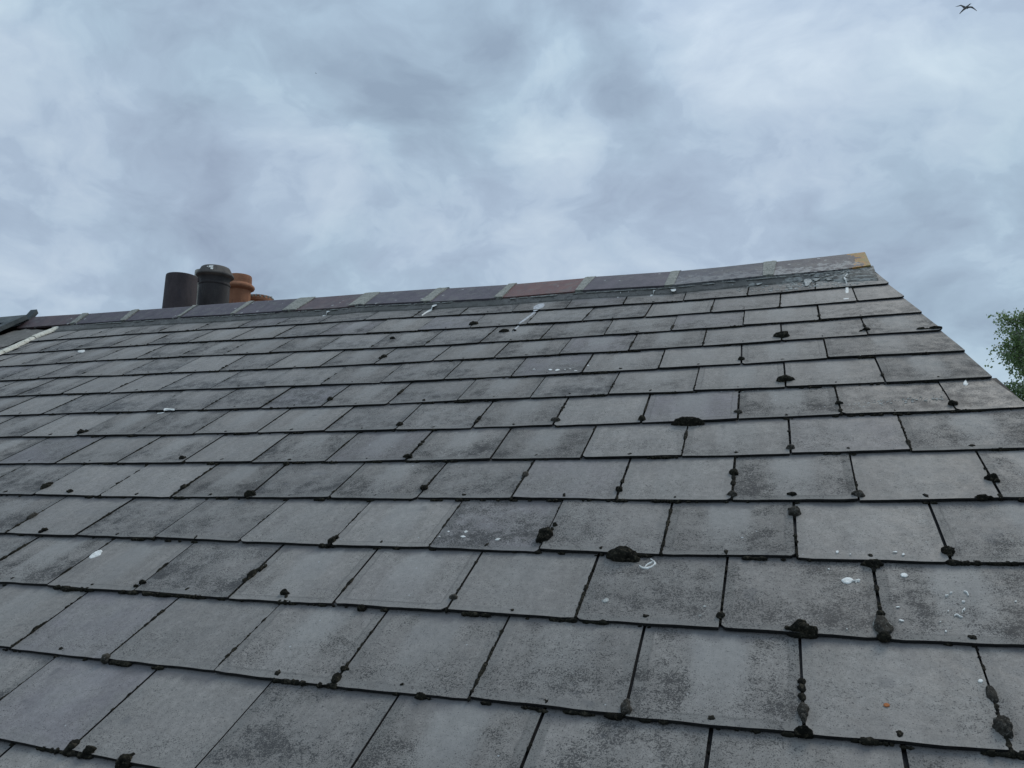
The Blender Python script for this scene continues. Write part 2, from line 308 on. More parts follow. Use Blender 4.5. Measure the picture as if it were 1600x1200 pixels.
for r in range(-8, 13):
    half = 0.0 if r % 2 else 0.5
    ks = [k+half for k in range(-21, 5)]
    ks = [k for k in ks if KL < k < verge(r) - .5]
    bounds = [KL] + ks + [verge(r)]
    jb = {k: KV(k, r) for k in bounds}
    for k in ks: joints.append((k, r))
    for i in range(len(bounds)-1):
        ka, kb = bounds[i], bounds[i+1]
        g0 = rs.uniform(.0018, .0042); g1 = rs.uniform(.0018, .0042)
        a0, t0 = jb[ka]; b0, t1 = jb[kb]
        a1, u0 = KV(ka if ka != bounds[-1] else verge(r+1), r+1)
        b1, u1 = KV(kb if i < len(bounds)-2 else verge(r+1), r+1)
        dt = rs.uniform(-.0038, .0038); sk = rs.uniform(-.0025, .0025)
        dh = rs.uniform(0, .0016); tilt = rs.uniform(-.0018, .0018)
        A = Vector((a0+g0, t0+dt-sk)); Bv = Vector((b0-(g1 if i < len(bounds)-2 else 0), t1+dt+sk))
        ua = Vector((a1-a0, u0-t0)); ub = Vector((b1-b0, u1-t1))
        gauge = (u0+u1-t0-t1)/2
        w0 = (Bv-A).length
        n = 10
        LEN = 2.06
        if r == 12: LEN = 1.25
        # outline: tail left->right, then up the right side and back at the head
        pts = []; uvs = []
        cl, cr = (rs.uniform(.004, .012) if rs.random() < .3 else .0015), (rs.uniform(.004, .012) if rs.random() < .3 else .0015)
        for q in range(n+1):
            f = q/n; P_ = A.lerp(Bv, f); wob = noise.noise(Vector((P_.x*14, r*3.7, 1.3)))*.0028 + noise.noise(Vector((P_.x*60, r*3.7, 5)))*.0012
            if q == 0: P_ = P_ + Vector((0, cl)); wob = 0
            if q == n: P_ = P_ + Vector((0, cr)); wob = 0
            pts.append(P_ + Vector((0, wob))); uvs.append((f*w0, max(0, wob)))
        if cl > .003: pts.insert(1, A + Vector((cl, 0))); uvs.insert(1, (cl, 0))
        if cr > .003: pts.insert(-1, Bv + Vector((-cr, 0))); uvs.insert(-1, (w0-cr, 0))
        nb = len(pts)
        lens = [.33, .66, 1.0, LEN]
        for f in lens:
            e = rs.uniform(-.0006, .0006) if f < 1 else 0
            pts.append(Bv + ub*f + Vector((e, 0))); uvs.append((w0, f*.25))
        for f in reversed(lens):
            e = rs.uniform(-.0006, .0006) if f < 1 else 0
            pts.append(A + ua*f + Vector((e, 0))); uvs.append((0, f*.25))
        vs = []
        for idx, (P_, u_) in enumerate(zip(pts, uvs)):
            f = u_[1]/.25
            h = dh + tilt*(u_[0]/max(w0,.1)-.5)*2 - (TH+GAP)*f
            if f <= 1.05: h -= 0.0
            vs.append(S(P_.x, P_.y, h))
        nn = len(vs)
        att = (rs.random(), rs.random(), w0)
        top = [v for v in vs]; bot = [v - NV*TH for v in vs]
        base = len(mb.v)
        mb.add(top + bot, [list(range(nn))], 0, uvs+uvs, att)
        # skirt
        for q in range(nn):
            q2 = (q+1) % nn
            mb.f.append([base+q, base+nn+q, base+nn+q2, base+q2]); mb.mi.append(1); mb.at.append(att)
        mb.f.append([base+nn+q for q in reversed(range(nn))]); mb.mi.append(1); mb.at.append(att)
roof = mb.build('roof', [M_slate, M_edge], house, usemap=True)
roof['label'] = 'slope of overlapping rectangular grey slates with dark joints'

# ---- ridge: sampled profile of apex and lower tile edge
APY_T = 13.95*G                                      # apex line seen from above in slope metres
ap_y = (O + UV_*APY_T).y
def apex(xp, yp):
    dr = cam2world(Vector(((xp-800)/F, (yp-600)/F, 1))); k = (ap_y - CAM.y)/dr.y
    p = CAM + dr*k; return p.x, p.z
AP = sorted(apex(*q) for q in [(60,494),(133,489.5),(214,483.6),(300,477.5),(385,471),(479,465),(582,457),(689,450),(802,443),(923,432.6),(1057,423.5),(1130,416.5),(1200,408.8),(1275,401),(1351,392.3)])
LO = sorted(px(*q, .035) for q in [(108,504.7),(185,499.7),(270,494.6),(344,491),(452,483.6),(530,479.4),(562,474.6),(665,470.4),(790,463.6),(911.6,453),(1050,445.3),(1128,436.3),(1208.7,427.8),(1310,418.6),(1357,411)])
MO = sorted(px(*q, .012) for q in [(89,515),(169,509),(270,502),(395,494.6),(459,490),(530,486),(584,480.5),(663,479.6),(739,474.6),(814,468),(901.5,462),(986,455.4),(1050,453),(1074,449),(1168,440.5),(1259,431),(1320,437),(1384,434)])
def interp(tab, x):
    if x <= tab[0][0]:
        (a, b), (c_, d_) = tab[0], tab[3]
    elif x >= tab[-1][0]:
        (a, b), (c_, d_) = tab[-3], tab[-1]
    else:
        for (a, b), (c_, d_) in zip(tab, tab[1:]):
            if a <= x <= c_: break
    return b + (d_-b)*(x-a)/(c_-a)
def linfit(tab):
    n = len(tab); mx = sum(a for a, _ in tab)/n; my = sum(b for _, b in tab)/n
    sl = sum((a-mx)*(b-my) for a, b in tab)/sum((a-mx)**2 for a, _ in tab)
    return lambda x: my + sl*(x-mx)
lofit = linfit(LO); apfit = linfit(AP)
X_L = -5.38
def ridge_lo(x):
    x_ = max(x, LO[0][0]); return interp(LO, x_)*.8 + lofit(x_)*.2
def ridge_ap(x): x_ = max(x, AP[0][0]); return interp(AP, x_)
XE = AP[-1][0]                                        # right end of the ridge
def prof(x, off=0.0, lift=0.0, inner=False):
    """cross-section of the ridge tile at x: front edge, apex, rear edge; off = outwards along the wings"""
    lo = S(x, ridge_lo(x), .030); A = Vector((x, ap_y, ridge_ap(x)))
    dirf = (lo - A); dirf.x = 0; L = dirf.length; dirf.normalize()
    nf = Vector((0, dirf.z, -dirf.y)); nf = nf if nf.z > 0 else -nf
    rear = Vector((0, -dirf.y, dirf.z)); nr = Vector((0, -nf.y, nf.z))
    k = lift
    Ak = A + Vector((0, 0, k/max(.3, nf.z)))
    f1 = Ak + dirf*.018; r1 = Ak + rear*.018
    return [A + dirf*(L+off) + nf*k, f1 + nf*.0, Ak - Vector((0,0,.003)), r1, A + rear*(L+off) + nr*k]
def shell(mb, xs, th, off=0.0, lift=0.0, jag=0.0, seed=0, jx=0.0):
    rows = []
    for i, x in enumerate(xs):
        P = prof(x, off, lift); Q = prof(x, off, lift-th)
        if jag:
            for j in range(5):
                k = noise.noise(Vector((x*40, j*2.1, seed)))*jag
                P[j] = P[j] + Vector((0, 0, k*.4))
            P[0] = P[0] + (P[0]-P[1]).normalized()*noise.noise(Vector((x*25, 3, seed)))*jag*3
        if jx and i in (0, len(xs)-1):
            for j in range(5):
                k = noise.noise(Vector((j*1.7, i*3.1, seed+9)))*jx
                P[j] = P[j] + Vector((k, 0, 0)); Q[j] = Q[j] + Vector((k, 0, 0))
        rows.append(P + Q[::-1])
    vs = [v for r_ in rows for v in r_]; fs = []
    for i in range(len(rows)-1):
        for j in range(10):
            a, b = i*10+j, i*10+(j+1) % 10
            fs.append((a, a+10, b+10, b))
    fs.append(tuple(range(9, -1, -1))); fs.append(tuple((len(rows)-1)*10+j for j in range(10)))
    mb.add(vs, fs)
def mat_tile(name, c1, c2, crust=0.0, gold=False):
    m, t = mat(name)
    st = t.vm('MULTIPLY', t.pos, (1.6, .8, .8))
    n = t.noise(st, 9, 5, .6); c = t.mix(t.rng(n, .38, .64), c1, c2)
    c = t.mix(t.rng(t.noise(t.pos, 30, 6, .65), .52, .66, 0, .5), c, (.085,.075,.085))
    c = t.mix(t.rng(t.noise(t.vm('ADD', t.pos, (3,3,3)), 17, 6, .68), .50, .62, 0, .55), c, (.13,.128,.12))
    c = t.vm('SCALE', c, t.rng(t.noise(t.pos, 220, 3, .7), .3, .7, .75, 1.25))
    v = t.vor(t.pos, 34); vc = t.xyz(v.outputs['Color'])
    dd = t.m('LESS_THAN', v.outputs['Distance'], t.rng(vc[0], .90, 1, 0, .34, False))
    c = t.mix(t.m('MULTIPLY', dd, .7), c, (.42,.43,.42))
    if crust:
        # pale crust grows up from the lower edge
        z = t.xyz(t.pos)[2]
        zr = t.m('SUBTRACT', z, CR_Z)
        cn = t.noise(t.pos, 26, 7, .72)
        k = t.m('ADD', cn, t.rng(zr, .11, .0, -.12, .13, False))
        c = t.mix(t.rng(k, .585, .64, 0, .62*crust), c, (.36,.37,.36))
    if gold:
        x = t.xyz(t.pos)[0]
        k = t.m('ADD', t.noise(t.pos, 13, 6, .68), t.rng(x, XE-.17, XE+.0, -.25, .18, False))
        c = t.mix(t.rng(k, .53, .58, 0, .85), c, (.42,.20,.03))
        c = t.mix(t.rng(t.m('ADD', k, t.m('MULTIPLY', t.noise(t.pos, 70, 4, .6), .15)), .66, .72, 0, .7), c, (.20,.18,.06))
    t.put(t.b.inputs['Base Color'], c); t.b.inputs['Roughness'].default_value = .62; t.b.inputs['Specular IOR Level'].default_value = .35
    bump(t, t.noise(t.pos, 45, 6, .65), .6, .004)
    return m
CR_Z = S(0, 13.1*G, .03).z
M_t = {'p': mat_tile('ridge_purple', (.068,.060,.074), (.098,.084,.100)),
       'r': mat_tile('ridge_red', (.128,.062,.058), (.155,.082,.072)),
       'b': mat_tile('ridge_brown', (.085,.062,.068), (.118,.080,.082)),
       'g': mat_tile('ridge_blue_grey', (.064,.067,.080), (.090,.092,.105), .45),
       'e': mat_tile('ridge_end', (.068,.066,.076), (.095,.092,.10), .95, True)}
JX = [apex(*q)[0] for q in [(133,489.5),(214,483.6),(306,477.5),(393,471),(481,465),(584,457),(692,450),(803,443),(923,432.6),(1057,424.5),(1200,408.8)]]
tiles = [X_L-.02] + [x for x in JX if x > X_L+.1] + [XE]
tiles = [x for i, x in enumerate(tiles)]
kinds = 'bbbppppbpprpge'[-(len(tiles)-1):]
for i in range(len(tiles)-1):
    a, b = tiles[i]+.012, tiles[i+1]-(.012 if i < len(tiles)-2 else 0)
    if b <= a: continue
    q = MB(); n = 7; lf = random.uniform(-.002, .003)
    shell(q, [a+(b-a)*j/n for j in range(n+1)], .014, random.uniform(-.004,.004), lf)
    o = q.build('ridge_tile', M_t[kinds[i]], house, origin=Vector(((a+b)/2, ap_y, 7.7)))
    if kinds[i] == 'r': o['label'] = 'red brown angular ridge tile'
    if kinds[i] == 'e': o['label'] = 'end ridge tile with orange lichen and pale crust'
    if i < len(tiles)-2:
        x = tiles[i+1]; wj = random.uniform(.017, .034)
        if i in (4, 5): wj = .05
        q = MB()
        shell(q, [x-wj + 2*wj*j/8 for j in range(9)], .018, -.002, .0045, .006, i, .035)
        jo = q.build('mortar_joint', M_mortar, o, origin=Vector((x, ap_y, 7.7)))
        jo.location = jo.location - (o.location) ; jo.location = Vector((x, ap_y, 7.7)) - Vector(((a+b)/2, ap_y, 7.7))
# bedding mortar in front of the ridge
q = MB(); n = 260; vs = []; fs = []
xe2 = XE + .012
for i in range(n+1):
    x = X_L + .35 + (xe2 - X_L - .35)*i/n
    xc = min(x, XE)
    lo = ridge_lo(xc); mo = interp(MO, max(min(x, MO[-1][0]), MO[0][0])); 
    mo = min(mo, lo-.05) + noise.noise(Vector((x*9, 0, 3)))*.012 + noise.noise(Vector((x*40, 0, 7)))*.006
    vs += [S(x, lo+.03, .018), S(x, lo+.002, .020+noise.noise(Vector((x*20,1,1)))*.006), S(x, lo*.55+mo*.45, .008+noise.noise(Vector((x*17,4,1)))*.005), S(x, mo+.012, .0025), S(x, mo, -.006)]
    if i:
        for j in range(4): fs.append(((i-1)*5+j, (i-1)*5+j+1, i*5+j+1, i*5+j))
q.add(vs, fs)
bd = q.build('mortar_bedding', M_bed, house, smooth=True, origin=S(-2, 13*G, 0))
sm = bd.modifiers.new('s', 'SOLIDIFY'); sm.thickness = .02; sm.offset = -1
# pale crusts on the bedding and the top verge slates
def splat_poly(mb, pts, h0, th, wob=.0, seed=0, sub=4):
    """closed outline on the slope, low dome"""
    out = []
    n = len(pts)
    for i in range(n):
        p0, p1, p2, p3 = (Vector(pts[(i+j-1) % n]) for j in range(4))
        for s_ in range(sub):
            f = s_/sub
            v = .5*((2*p1) + (p2-p0)*f + (2*p0-5*p1+4*p2-p3)*f*f + (3*p1-p0-3*p2+p3)*f**3)
            k = noise.noise(Vector((v.x*150, v.y*150, seed)))*wob
            out.append(v + Vector((k, k*.7)))
    c_ = sum(out, Vector((0,0)))/len(out)
    m_ = len(out); vs = [S(v.x, v.y, h0) for v in out] + [S(*(c_.lerp(v, .8)), h0+th) for v in out] + [S(c_.x, c_.y, h0+th)]
    fs = [(i, (i+1) % m_, m_+(i+1) % m_, m_+i) for i in range(m_)] + [(m_+i, m_+(i+1) % m_, 2*m_) for i in range(m_)]
    mb.add(vs, fs)
def surf_h(s, t):
    """height of the slate surface over the reference plane (falls from each tail upwards)"""
    if t > interp(MO, min(max(s, MO[0][0]), MO[-1][0])): return .012
    kk = s/W; best = t/G
    for _ in range(6): best = best - (KV(kk, best)[1]-t)/G
    f = best - math.floor(best)
    return -(TH+GAP)*f + .0012
def pxh(x, y):
    s, t_ = px(x, y); return s, t_, surf_h(s, t_)
def outline(mb, L, seed=0, th=.0010, wob=.0006):
    wob = wob*1.7
    if L and L[0] == 'stroke':
        up, dn = L[1], L[2]; U2 = [px(*p_) for p_ in up]; D2 = [px(*p_) for p_ in dn]; vs = []
        for a, b in zip(U2, D2):
            h = surf_h((a[0]+b[0])/2, (a[1]+b[1])/2) + .0004
            vs += [S(*a, h-.001), S(a[0]*.75+b[0]*.25, a[1]*.75+b[1]*.25, h+th), S(a[0]*.25+b[0]*.75, a[1]*.25+b[1]*.75, h+th), S(*b, h-.001)]
        mb.add(vs, [(i*4+j, i*4+j+1, i*4+j+5, i*4+j+4) for i in range(len(U2)-1) for j in range(3)]); return
    pts = [px(*q) for q in L]; c_ = [sum(a)/len(pts) for a in zip(*pts)]
    splat_poly(mb, pts, surf_h(*c_), th, wob, seed)
q = MB(); rc = random.Random(11)
for i in range(420):
    x = rc.uniform(1225, 1385) if i % 3 else rc.uniform(1150, 1300)
    y0 = 428 - (x-1200)*.115; y = y0 + rc.uniform(3, 26) + (4 if x > 1300 else 0)
    if y > 446-(x-1250)*.03 + 4: continue
    s, t_ = px(x, y, .012)
    if s > verge(t_/G)*W-.05: continue
    r_ = rc.uniform(.0015, .0075)*(1.6 if rc.random() < .1 else 1)
    hgt = surf_h(s, t_) if t_ < interp(MO, min(max(s, MO[0][0]), MO[-1][0])) else (.006+.012*min(1,max(0,(t_-interp(MO, min(max(s, MO[0][0]), MO[-1][0])))/.06)))
    pts = [(s+r_*rc.uniform(.6,1.7)*math.cos(a*.9), t_+r_*rc.uniform(.4,1)*math.sin(a*.9)) for a in range(7)]
    splat_poly(q, pts, hgt, .002, .0015, i, 2)
for L in ([(1256,437),(1262,433),(1268,437),(1265,443),(1259,446),(1257,441)], [(1270,434),(1278,431),(1285,432),(1279,436),(1274,438)], [(1289,435),(1296,434),(1301,435),(1295,437)],
          [(1181,441),(1190,439),(1192,441),(1184,444)]):
    pts = [px(*p_, .006) for p_ in L]; splat_poly(q, pts, .003, .0014, .006, 5, 8)
for i in range(230):        # pale smears along the lower edge of the tiles
    x = rc.uniform(X_L+.4, XE-.1)
    if noise.noise(Vector((x*2.2, 8, 1))) < -.1: continue
    lo = ridge_lo(x); a_ = rc.uniform(.006, .028); b_ = rc.uniform(.002, .005); dy = rc.uniform(-.010, .012)
    splat_poly(q, [(x+a_*rc.uniform(.7,1.3)*math.cos(a*.9), lo-.002+dy*0-b_*0+b_*rc.uniform(.5,1.5)*math.sin(a*.9)-.006) for a in range(7)], .019, .003, .002, i, 2)
tag(q.build('pale_crust', M_crust, house, origin=S(0, 13*G, 0)), kind='stuff')

# ---- body of the house below and behind the slope
q = MB()
def box(mb, lo, hi, mi=0):
    (x0,y0,z0), (x1,y1,z1) = lo, hi
    v = [(x0,y0,z0),(x1,y0,z0),(x1,y1,z0),(x0,y1,z0),(x0,y0,z1),(x1,y0,z1),(x1,y1,z1),(x0,y1,z1)]
    mb.add(v, [(0,3,2,1),(4,5,6,7),(0,1,5,4),(1,2,6,5),(2,3,7,6),(3,0,4,7)], mi)
def prism(mb, poly_yz, x0, x1, mi=0):
    n = len(poly_yz); v = [(x0, y, z) for y, z in poly_yz] + [(x1, y, z) for y, z in poly_yz]
    mb.add(v, [tuple(range(n)), tuple(range(2*n-1, n-1, -1))] + [(i, i+n, (i+1) % n+n, (i+1) % n) for i in range(n)], mi)
eav = S(0, -8.2*G, -.06); rid = S(0, 13.6*G, -.05)
XG = .34
yb = 2*ap_y - eav.y
prism(q, [(eav.y+.25, .004), (yb-.25, .004), (yb-.25, eav.z+.12), (ap_y, rid.z-.10), (eav.y+.25, eav.z+.12)], -5.4, XG-.05)
q.build('wall', M_brick, house, origin=Vector((-2.8, ap_y, 3)))
q = MB()    # underlay, near and far slope
a_, b_ = S(0, -8*G, -.055), S(0, 13.6*G, -.055)
for sgn in (1, -1):
    f = lambda y: ap_y + sgn*(y-ap_y)
    xr0, xr1 = (verge(-8)*W-.03, verge(13.5)*W-.03) if sgn > 0 else (.37, verge(13.5)*W-.03)
    v = [(-5.42, f(a_.y), a_.z), (xr0, f(a_.y), a_.z), (xr1, f(b_.y), b_.z), (-5.42, f(b_.y), b_.z)]
    v += [(x_, y_, z_-.03) for x_, y_, z_ in v]
    q.add(v, [(0,1,2,3),(7,6,5,4),(0,4,5,1),(1,5,6,2),(2,6,7,3),(3,7,4,0)])
q.build('roof_deck', M_edge, house, origin=Vector((-2.8, ap_y, 6.5)))
q = MB()    # rear slope of slates
for r in range(-8, 14):
    for i in range(22):
        half = .5 if r % 2 else 0
        s0 = -5.40 + (i+half)*W; s1 = s0+W-.005
        if s0 > .33: continue
        s1 = min(s1, .40)
        P = [S(s0, r*G, 0), S(s1, r*G, 0), S(s1, r*G+G*2, -.022), S(s0, r*G+G*2, -.022)]
        if r > 12: P[2] = S(s1, r*G+.12, -.005); P[3] = S(s0, r*G+.12, -.005)
        if r == 12: P[2] = S(s1, r*G+.32, -.012); P[3] = S(s0, r*G+.32, -.012)
        P += [p_-NV*TH for p_ in P]
        P = [(p_.x, 2*ap_y-p_.y, p_.z) for p_ in P]
        q.add(P, [(3,2,1,0),(4,5,6,7),(0,1,5,4),(1,2,6,5),(2,3,7,6),(3,0,4,7)])
q.build('rear_slope', M_nslate, house, origin=Vector((-2.8, 2*ap_y-2, 6.5)))
q = MB()    # mortar fillet and undercloak along the verge
n = 80
vs = []; fs = []
for i in range(n+1):
    v_ = -8.2 + 22.0*i/n; s = KV(verge(v_), v_)[0]-.012 - abs(noise.noise(Vector((i*.9, 2, 2))))*.006; t_ = v_*G
    vs += [S(s-.10, t_, -.045), S(s, t_, -.036), S(s, t_, -.075), S(s-.10, t_, -.075)]
    if i: fs += [((i-1)*4+j, (i-1)*4+(j+1) % 4, i*4+(j+1) % 4, i*4+j) for j in range(4)]
fs += [(0,1,2,3), (4*n+3, 4*n+2, 4*n+1, 4*n)]
q.add(vs, fs); q.build('verge_mortar', M_bed, house, origin=S(.5, 1, 0))
# gutter at the eaves
q = MB(); vs = []; fs = []
ge = S(0, -8.35*G, -.05)
for xx in (-5.8, verge(-8)*W):
    for j in range(9):
        a = math.pi + math.pi*j/8
        for rr in (.060, .056): vs.append((xx, ge.y-.03+rr*math.cos(a), ge.z+rr*math.sin(a)))
for j in range(8):
    for e_ in (0, 1):
        a = j*2+e_; fs.append((a, a+2, a+2+18, a+18))
q.add(vs, fs); q.build('gutter', M_wood, house, origin=ge)

# ------------------------------------------------------------------ neighbouring roof and the party line at far left
nb = empty('neighbouring_house', (-9.5, 1.0, 0))
tag(nb, 'next house at far left, its raised dark roof edge showing above the ridge', 'house')
q = MB(); SB = -5.39
for r in range(-8, 14):
    for i in range(8):
        half = .5 if r % 2 else 0
        s1 = SB - (i-half)*.3; s0 = s1 - .297
        s1 = min(s1, SB)
        for sgn in (0, 1):
            top_ = 2 if r < 12 else (14-r)
            P = [S(s0, r*G, .07), S(s1, r*G, .07), S(s1, r*G+G*top_, .07-.011*top_), S(s0, r*G+G*top_, .07-.011*top_)]
            P += [p_-NV*TH for p_ in P]
            if sgn: P = [(p_.x, 2*ap_y-p_.y, p_.z) for p_ in P]
            fs = [(0,1,2,3),(7,6,5,4),(0,4,5,1),(1,5,6,2),(2,6,7,3),(3,7,4,0)]
            q.add(P, fs if not sgn else [f[::-1] for f in fs])
q.build('roof', M_nslate, nb, origin=S(-6.5, 1, 0))
q = MB(); z1 = S(0, 13.9*G, .07).z
def bar(mb, a, b, wv, hv):
    v = [a-wv, a+wv, b+wv, b-wv]; v = [x-hv for x in v] + [x+hv for x in v]
    mb.add(v, [(3,2,1,0),(4,5,6,7),(0,1,5,4),(1,2,6,5),(2,3,7,6),(3,0,4,7)])
# raised edge board in slightly uneven lengths
t_ = -2.1; k = 0
while t_ < 3.5:
    t2 = min(t_+.62, 3.58); bar(q, S(SB+.012+random.uniform(-.004,.004), t_+.004, .045+.012*max(0,(t_-2.9))/.6), S(SB+.012, t2, .048+.05*max(0, t2-3.2)/.35), XV*.032, NV*.016); t_ = t2
q.build('edge_board', M_wood, nb, origin=S(SB, 1, 0))
q = MB(); x = SB-.03; i = 0
while x > -8:
    L_ = .45; a = Vector((x, ap_y, ridge_ap(-5.3)+.02)); b = a - XV*L_
    for sgn in (-1, 1):
        d_ = Vector((0, sgn*math.cos(PITCH), -math.sin(PITCH)))*.2; n_ = Vector((0, sgn*math.sin(PITCH), math.cos(PITCH)))*.014
        v = [a, a+d_, b+d_+XV*.01, b+XV*.01]; v += [p_-n_ for p_ in v]
        q.add(v, [(0,1,2,3),(7,6,5,4),(0,4,5,1),(1,5,6,2),(2,6,7,3),(3,7,4,0)])
    x -= L_+.01; i += 1
q.build('ridge', M_wood, nb, origin=Vector((-6.5, ap_y, 7.8)))
q = MB(); prism(q, [(eav.y+.25, .004), (yb-.25, .004), (yb-.25, eav.z+.12), (ap_y, rid.z-.06), (eav.y+.25, eav.z+.12)], -13, -5.41)
q.build('wall', M_brick, nb, origin=Vector((-9, ap_y, 3)))
q = MB(); box(q, (-13, 0, 0), (-13.001, .001, .001))
# far part of the neighbour's slope as one plain sheet
q = MB(); P = [S(-13, -8*G, .05), S(-7.65, -8*G, .05), S(-7.65, 13.9*G, .05), S(-13, 13.9*G, .05)]; q.add(P, [(0,1,2,3)])
q.add([(p_.x, 2*ap_y-p_.y, p_.z) for p_ in P], [(3,2,1,0)]); q.build('far_slope', M_nslate, nb, origin=S(-9, 1, 0))
# rough mortar fillet between the board and the white trim
q = MB(); n = 120; vs = []; fs = []
for i in range(n+1):
    t_ = -2.0 + 5.35*i/n
    for j in range(7):
        s = SB+.03 + (.33*min(1, max(.25, (t_-1.2)/2)))*j/6
        vs.append(S(s, t_, .006 + (.020 if j < 6 else -.012)*(1-j/8) + noise.noise(Vector((s*14, t_*14, 2)))*.010 + noise.noise(Vector((s*50, t_*50, 2)))*.004))
    if i: fs += [((i-1)*7+j, (i-1)*7+j+1, i*7+j+1, i*7+j) for j in range(6)]
q.add(vs, fs); q.build('party_fillet', M_bed, house, smooth=True, origin=S(-5.2, 1, 0))

# white half-round trim
tr = empty('white_edge_trim', S(-5.05, 2.9, 0))
tag(tr, 'grimy white half-round trim strip in short lengths running down the slates at far left', 'trim strip')
tl = [(px(88,510.5,.02)), (px(50,525,.02)), (px(2,547,.02))]
dirv = Vector(tl[2]) - Vector(tl[0]); dirn = dirv.normalized()
segs = [(Vector(tl[0]), Vector(tl[1])), (Vector(tl[1])+dirn*.006, Vector(tl[2])), (Vector(tl[2])+dirn*.008, Vector(tl[2])+dirn*.34), (Vector(tl[2])+dirn*.35, Vector(tl[2])+dirn*.72)]
for i, (a, b) in enumerate(segs):
    q = MB(); n = 14; m_ = 9; vs = []; fs = []
    pr = Vector((-dirn.y, dirn.x))
    for u in range(n+1):
        c_ = a.lerp(b, u/n)
        for rr in (.027, .022):
            for j in range(m_):
                an = math.pi*j/(m_-1); r_ = rr*(1 + .08*noise.noise(Vector((u*.6, j*.8, i*3)))) * (1.06 if i == 0 else 1)
                vs.append(S(c_.x + pr.x*math.cos(an)*r_, c_.y + pr.y*math.cos(an)*r_, math.sin(an)*r_*.8 - .003 + (.003 if i % 2 == 0 else 0)))
    w2 = 2*m_
    for u in range(n):
        for j in range(m_-1):
            p0 = u*w2+j
            fs += [(p0, p0+w2, p0+w2+1, p0+1), (p0+m_+1, p0+m_+w2+1, p0+m_+w2, p0+m_)]
        fs += [(u*w2, u*w2+m_, (u+1)*w2+m_, (u+1)*w2), (u*w2+m_-1, (u+1)*w2+m_-1, (u+1)*w2+w2-1, u*w2+w2-1)]
    for u in (0, n):
        for j in range(m_-1):
            p0 = u*w2+j; f_ = (p0, p0+1, p0+m_+1, p0+m_); fs.append(f_ if u else f_[::-1])
    q.add(vs, fs); q.build('trim_length', M_trim, tr, smooth=False, origin=S(*a.lerp(b, .5), 0))

# ------------------------------------------------------------------ chimney pots beyond the ridge
ch = empty('chimney_stack', Vector((-5.35, 4.95, 5.0)))
tag(ch, 'chimney stack with dark and terracotta pots rising behind the ridge at left', 'chimney')
q = MB(); box(q, (-5.95, 4.15, 4.9), (-4.95, 6.35, 7.86)); box(q, (-6.0, 4.1, 7.862), (-4.9, 6.4, 7.94)); box(q, (-5.96, 4.14, 7.942), (-4.94, 6.36, 7.99))
q.build('stack_wall', M_brick, ch, origin=Vector((-5.4, 5.2, 6.5)))
def mat_pot(name, c1, c2, stain, rough=.55):
    m, t = mat(name)
    n = t.noise(t.vm('MULTIPLY', t.pos, (1,1,.45)), 7, 5, .6)
    c = t.mix(t.rng(n, .36, .64), c1, c2)
    c = t.mix(t.rng(t.noise(t.vm('MULTIPLY', t.pos, (1,1,.3)), 22, 6, .65), .52, .68, 0, .55), c, stain)
    c = t.vm('SCALE', c, t.rng(t.noise(t.pos, 130, 3, .7), .3, .7, .85, 1.15))
    t.put(t.b.inputs['Base Color'], c); t.b.inputs['Roughness'].default_value = rough+.1; t.b.inputs['Specular IOR Level'].default_value = .2
    bump(t, t.noise(t.pos, 60, 5, .6), .5, .003)
    return m
MP1 = mat_pot('pot_dark_brown', (.046,.038,.040), (.070,.056,.058), (.030,.032,.040))
MP2 = mat_pot('pot_blue_black', (.034,.031,.032), (.052,.047,.046), (.080,.074,.066))
MP2R = mat_pot('pot_weathered_rim', (.085,.080,.076), (.13,.12,.11), (.05,.048,.05), .8)
MP3 = mat_pot('pot_terracotta', (.27,.125,.072), (.34,.165,.095), (.15,.085,.062), .75)
MPC = mat_pot('pot_cream', (.30,.29,.25), (.40,.38,.33), (.06,.06,.06), .8)
def lathe(mb, c, prof_, n=56, tilt=(0,0)):
    vs = []; fs = []
    for (r_, z) in prof_:
        for j in range(n):
            a = 2*math.pi*j/n
            vs.append((c.x + r_*math.cos(a) + tilt[0]*z, c.y + r_*math.sin(a) + tilt[1]*z, c.z+z))
    m_ = len(prof_)
    for i in range(m_-1):
        for j in range(n): fs.append((i*n+j, i*n+(j+1) % n, (i+1)*n+(j+1) % n, (i+1)*n+j))
    mb.add(vs, fs)
def pot(x, ytop, depth, parts, label, tilt=(0,0)):
    """parts: (name, material, profile with z measured down from the top)"""
    c = at(x, ytop, depth); root = None
    for nm, mt, pf in parts:
        q = MB(); lathe(q, c, pf, tilt=tilt)
        o = q.build(nm, mt, ch if root is None else root, smooth=True, origin=Vector((c.x, c.y, 7.99)))
        if root is None: root = o; o['label'] = label
        else: o.location = (0,0,0)
        md = o.modifiers.new('e', 'EDGE_SPLIT'); md.split_angle = math.radians(32)
    return c, root
bz = lambda c: 0
def zb(x, ytop, depth): return 7.985 - at(x, ytop, depth).z
d1 = 7.3; R_ = 23.2/F*d1; b_ = zb(284, 431.5, d1)
pot(284.3, 431.5, d1, [('chimney_pot', MP1, [(R_-.03, b_), (R_+.012, b_), (R_+.004, -.25), (R_, -.02), (R_-.002, -.004), (R_-.006, 0), (R_-.022, 0), (R_-.026, -.02), (R_-.03, b_)])], 'plain dark brown cylindrical pot, leftmost', (.006, 0))
d2 = 7.75; s2 = d2/F; R_ = 22.3*s2; b_ = zb(337, 417.5, d2)
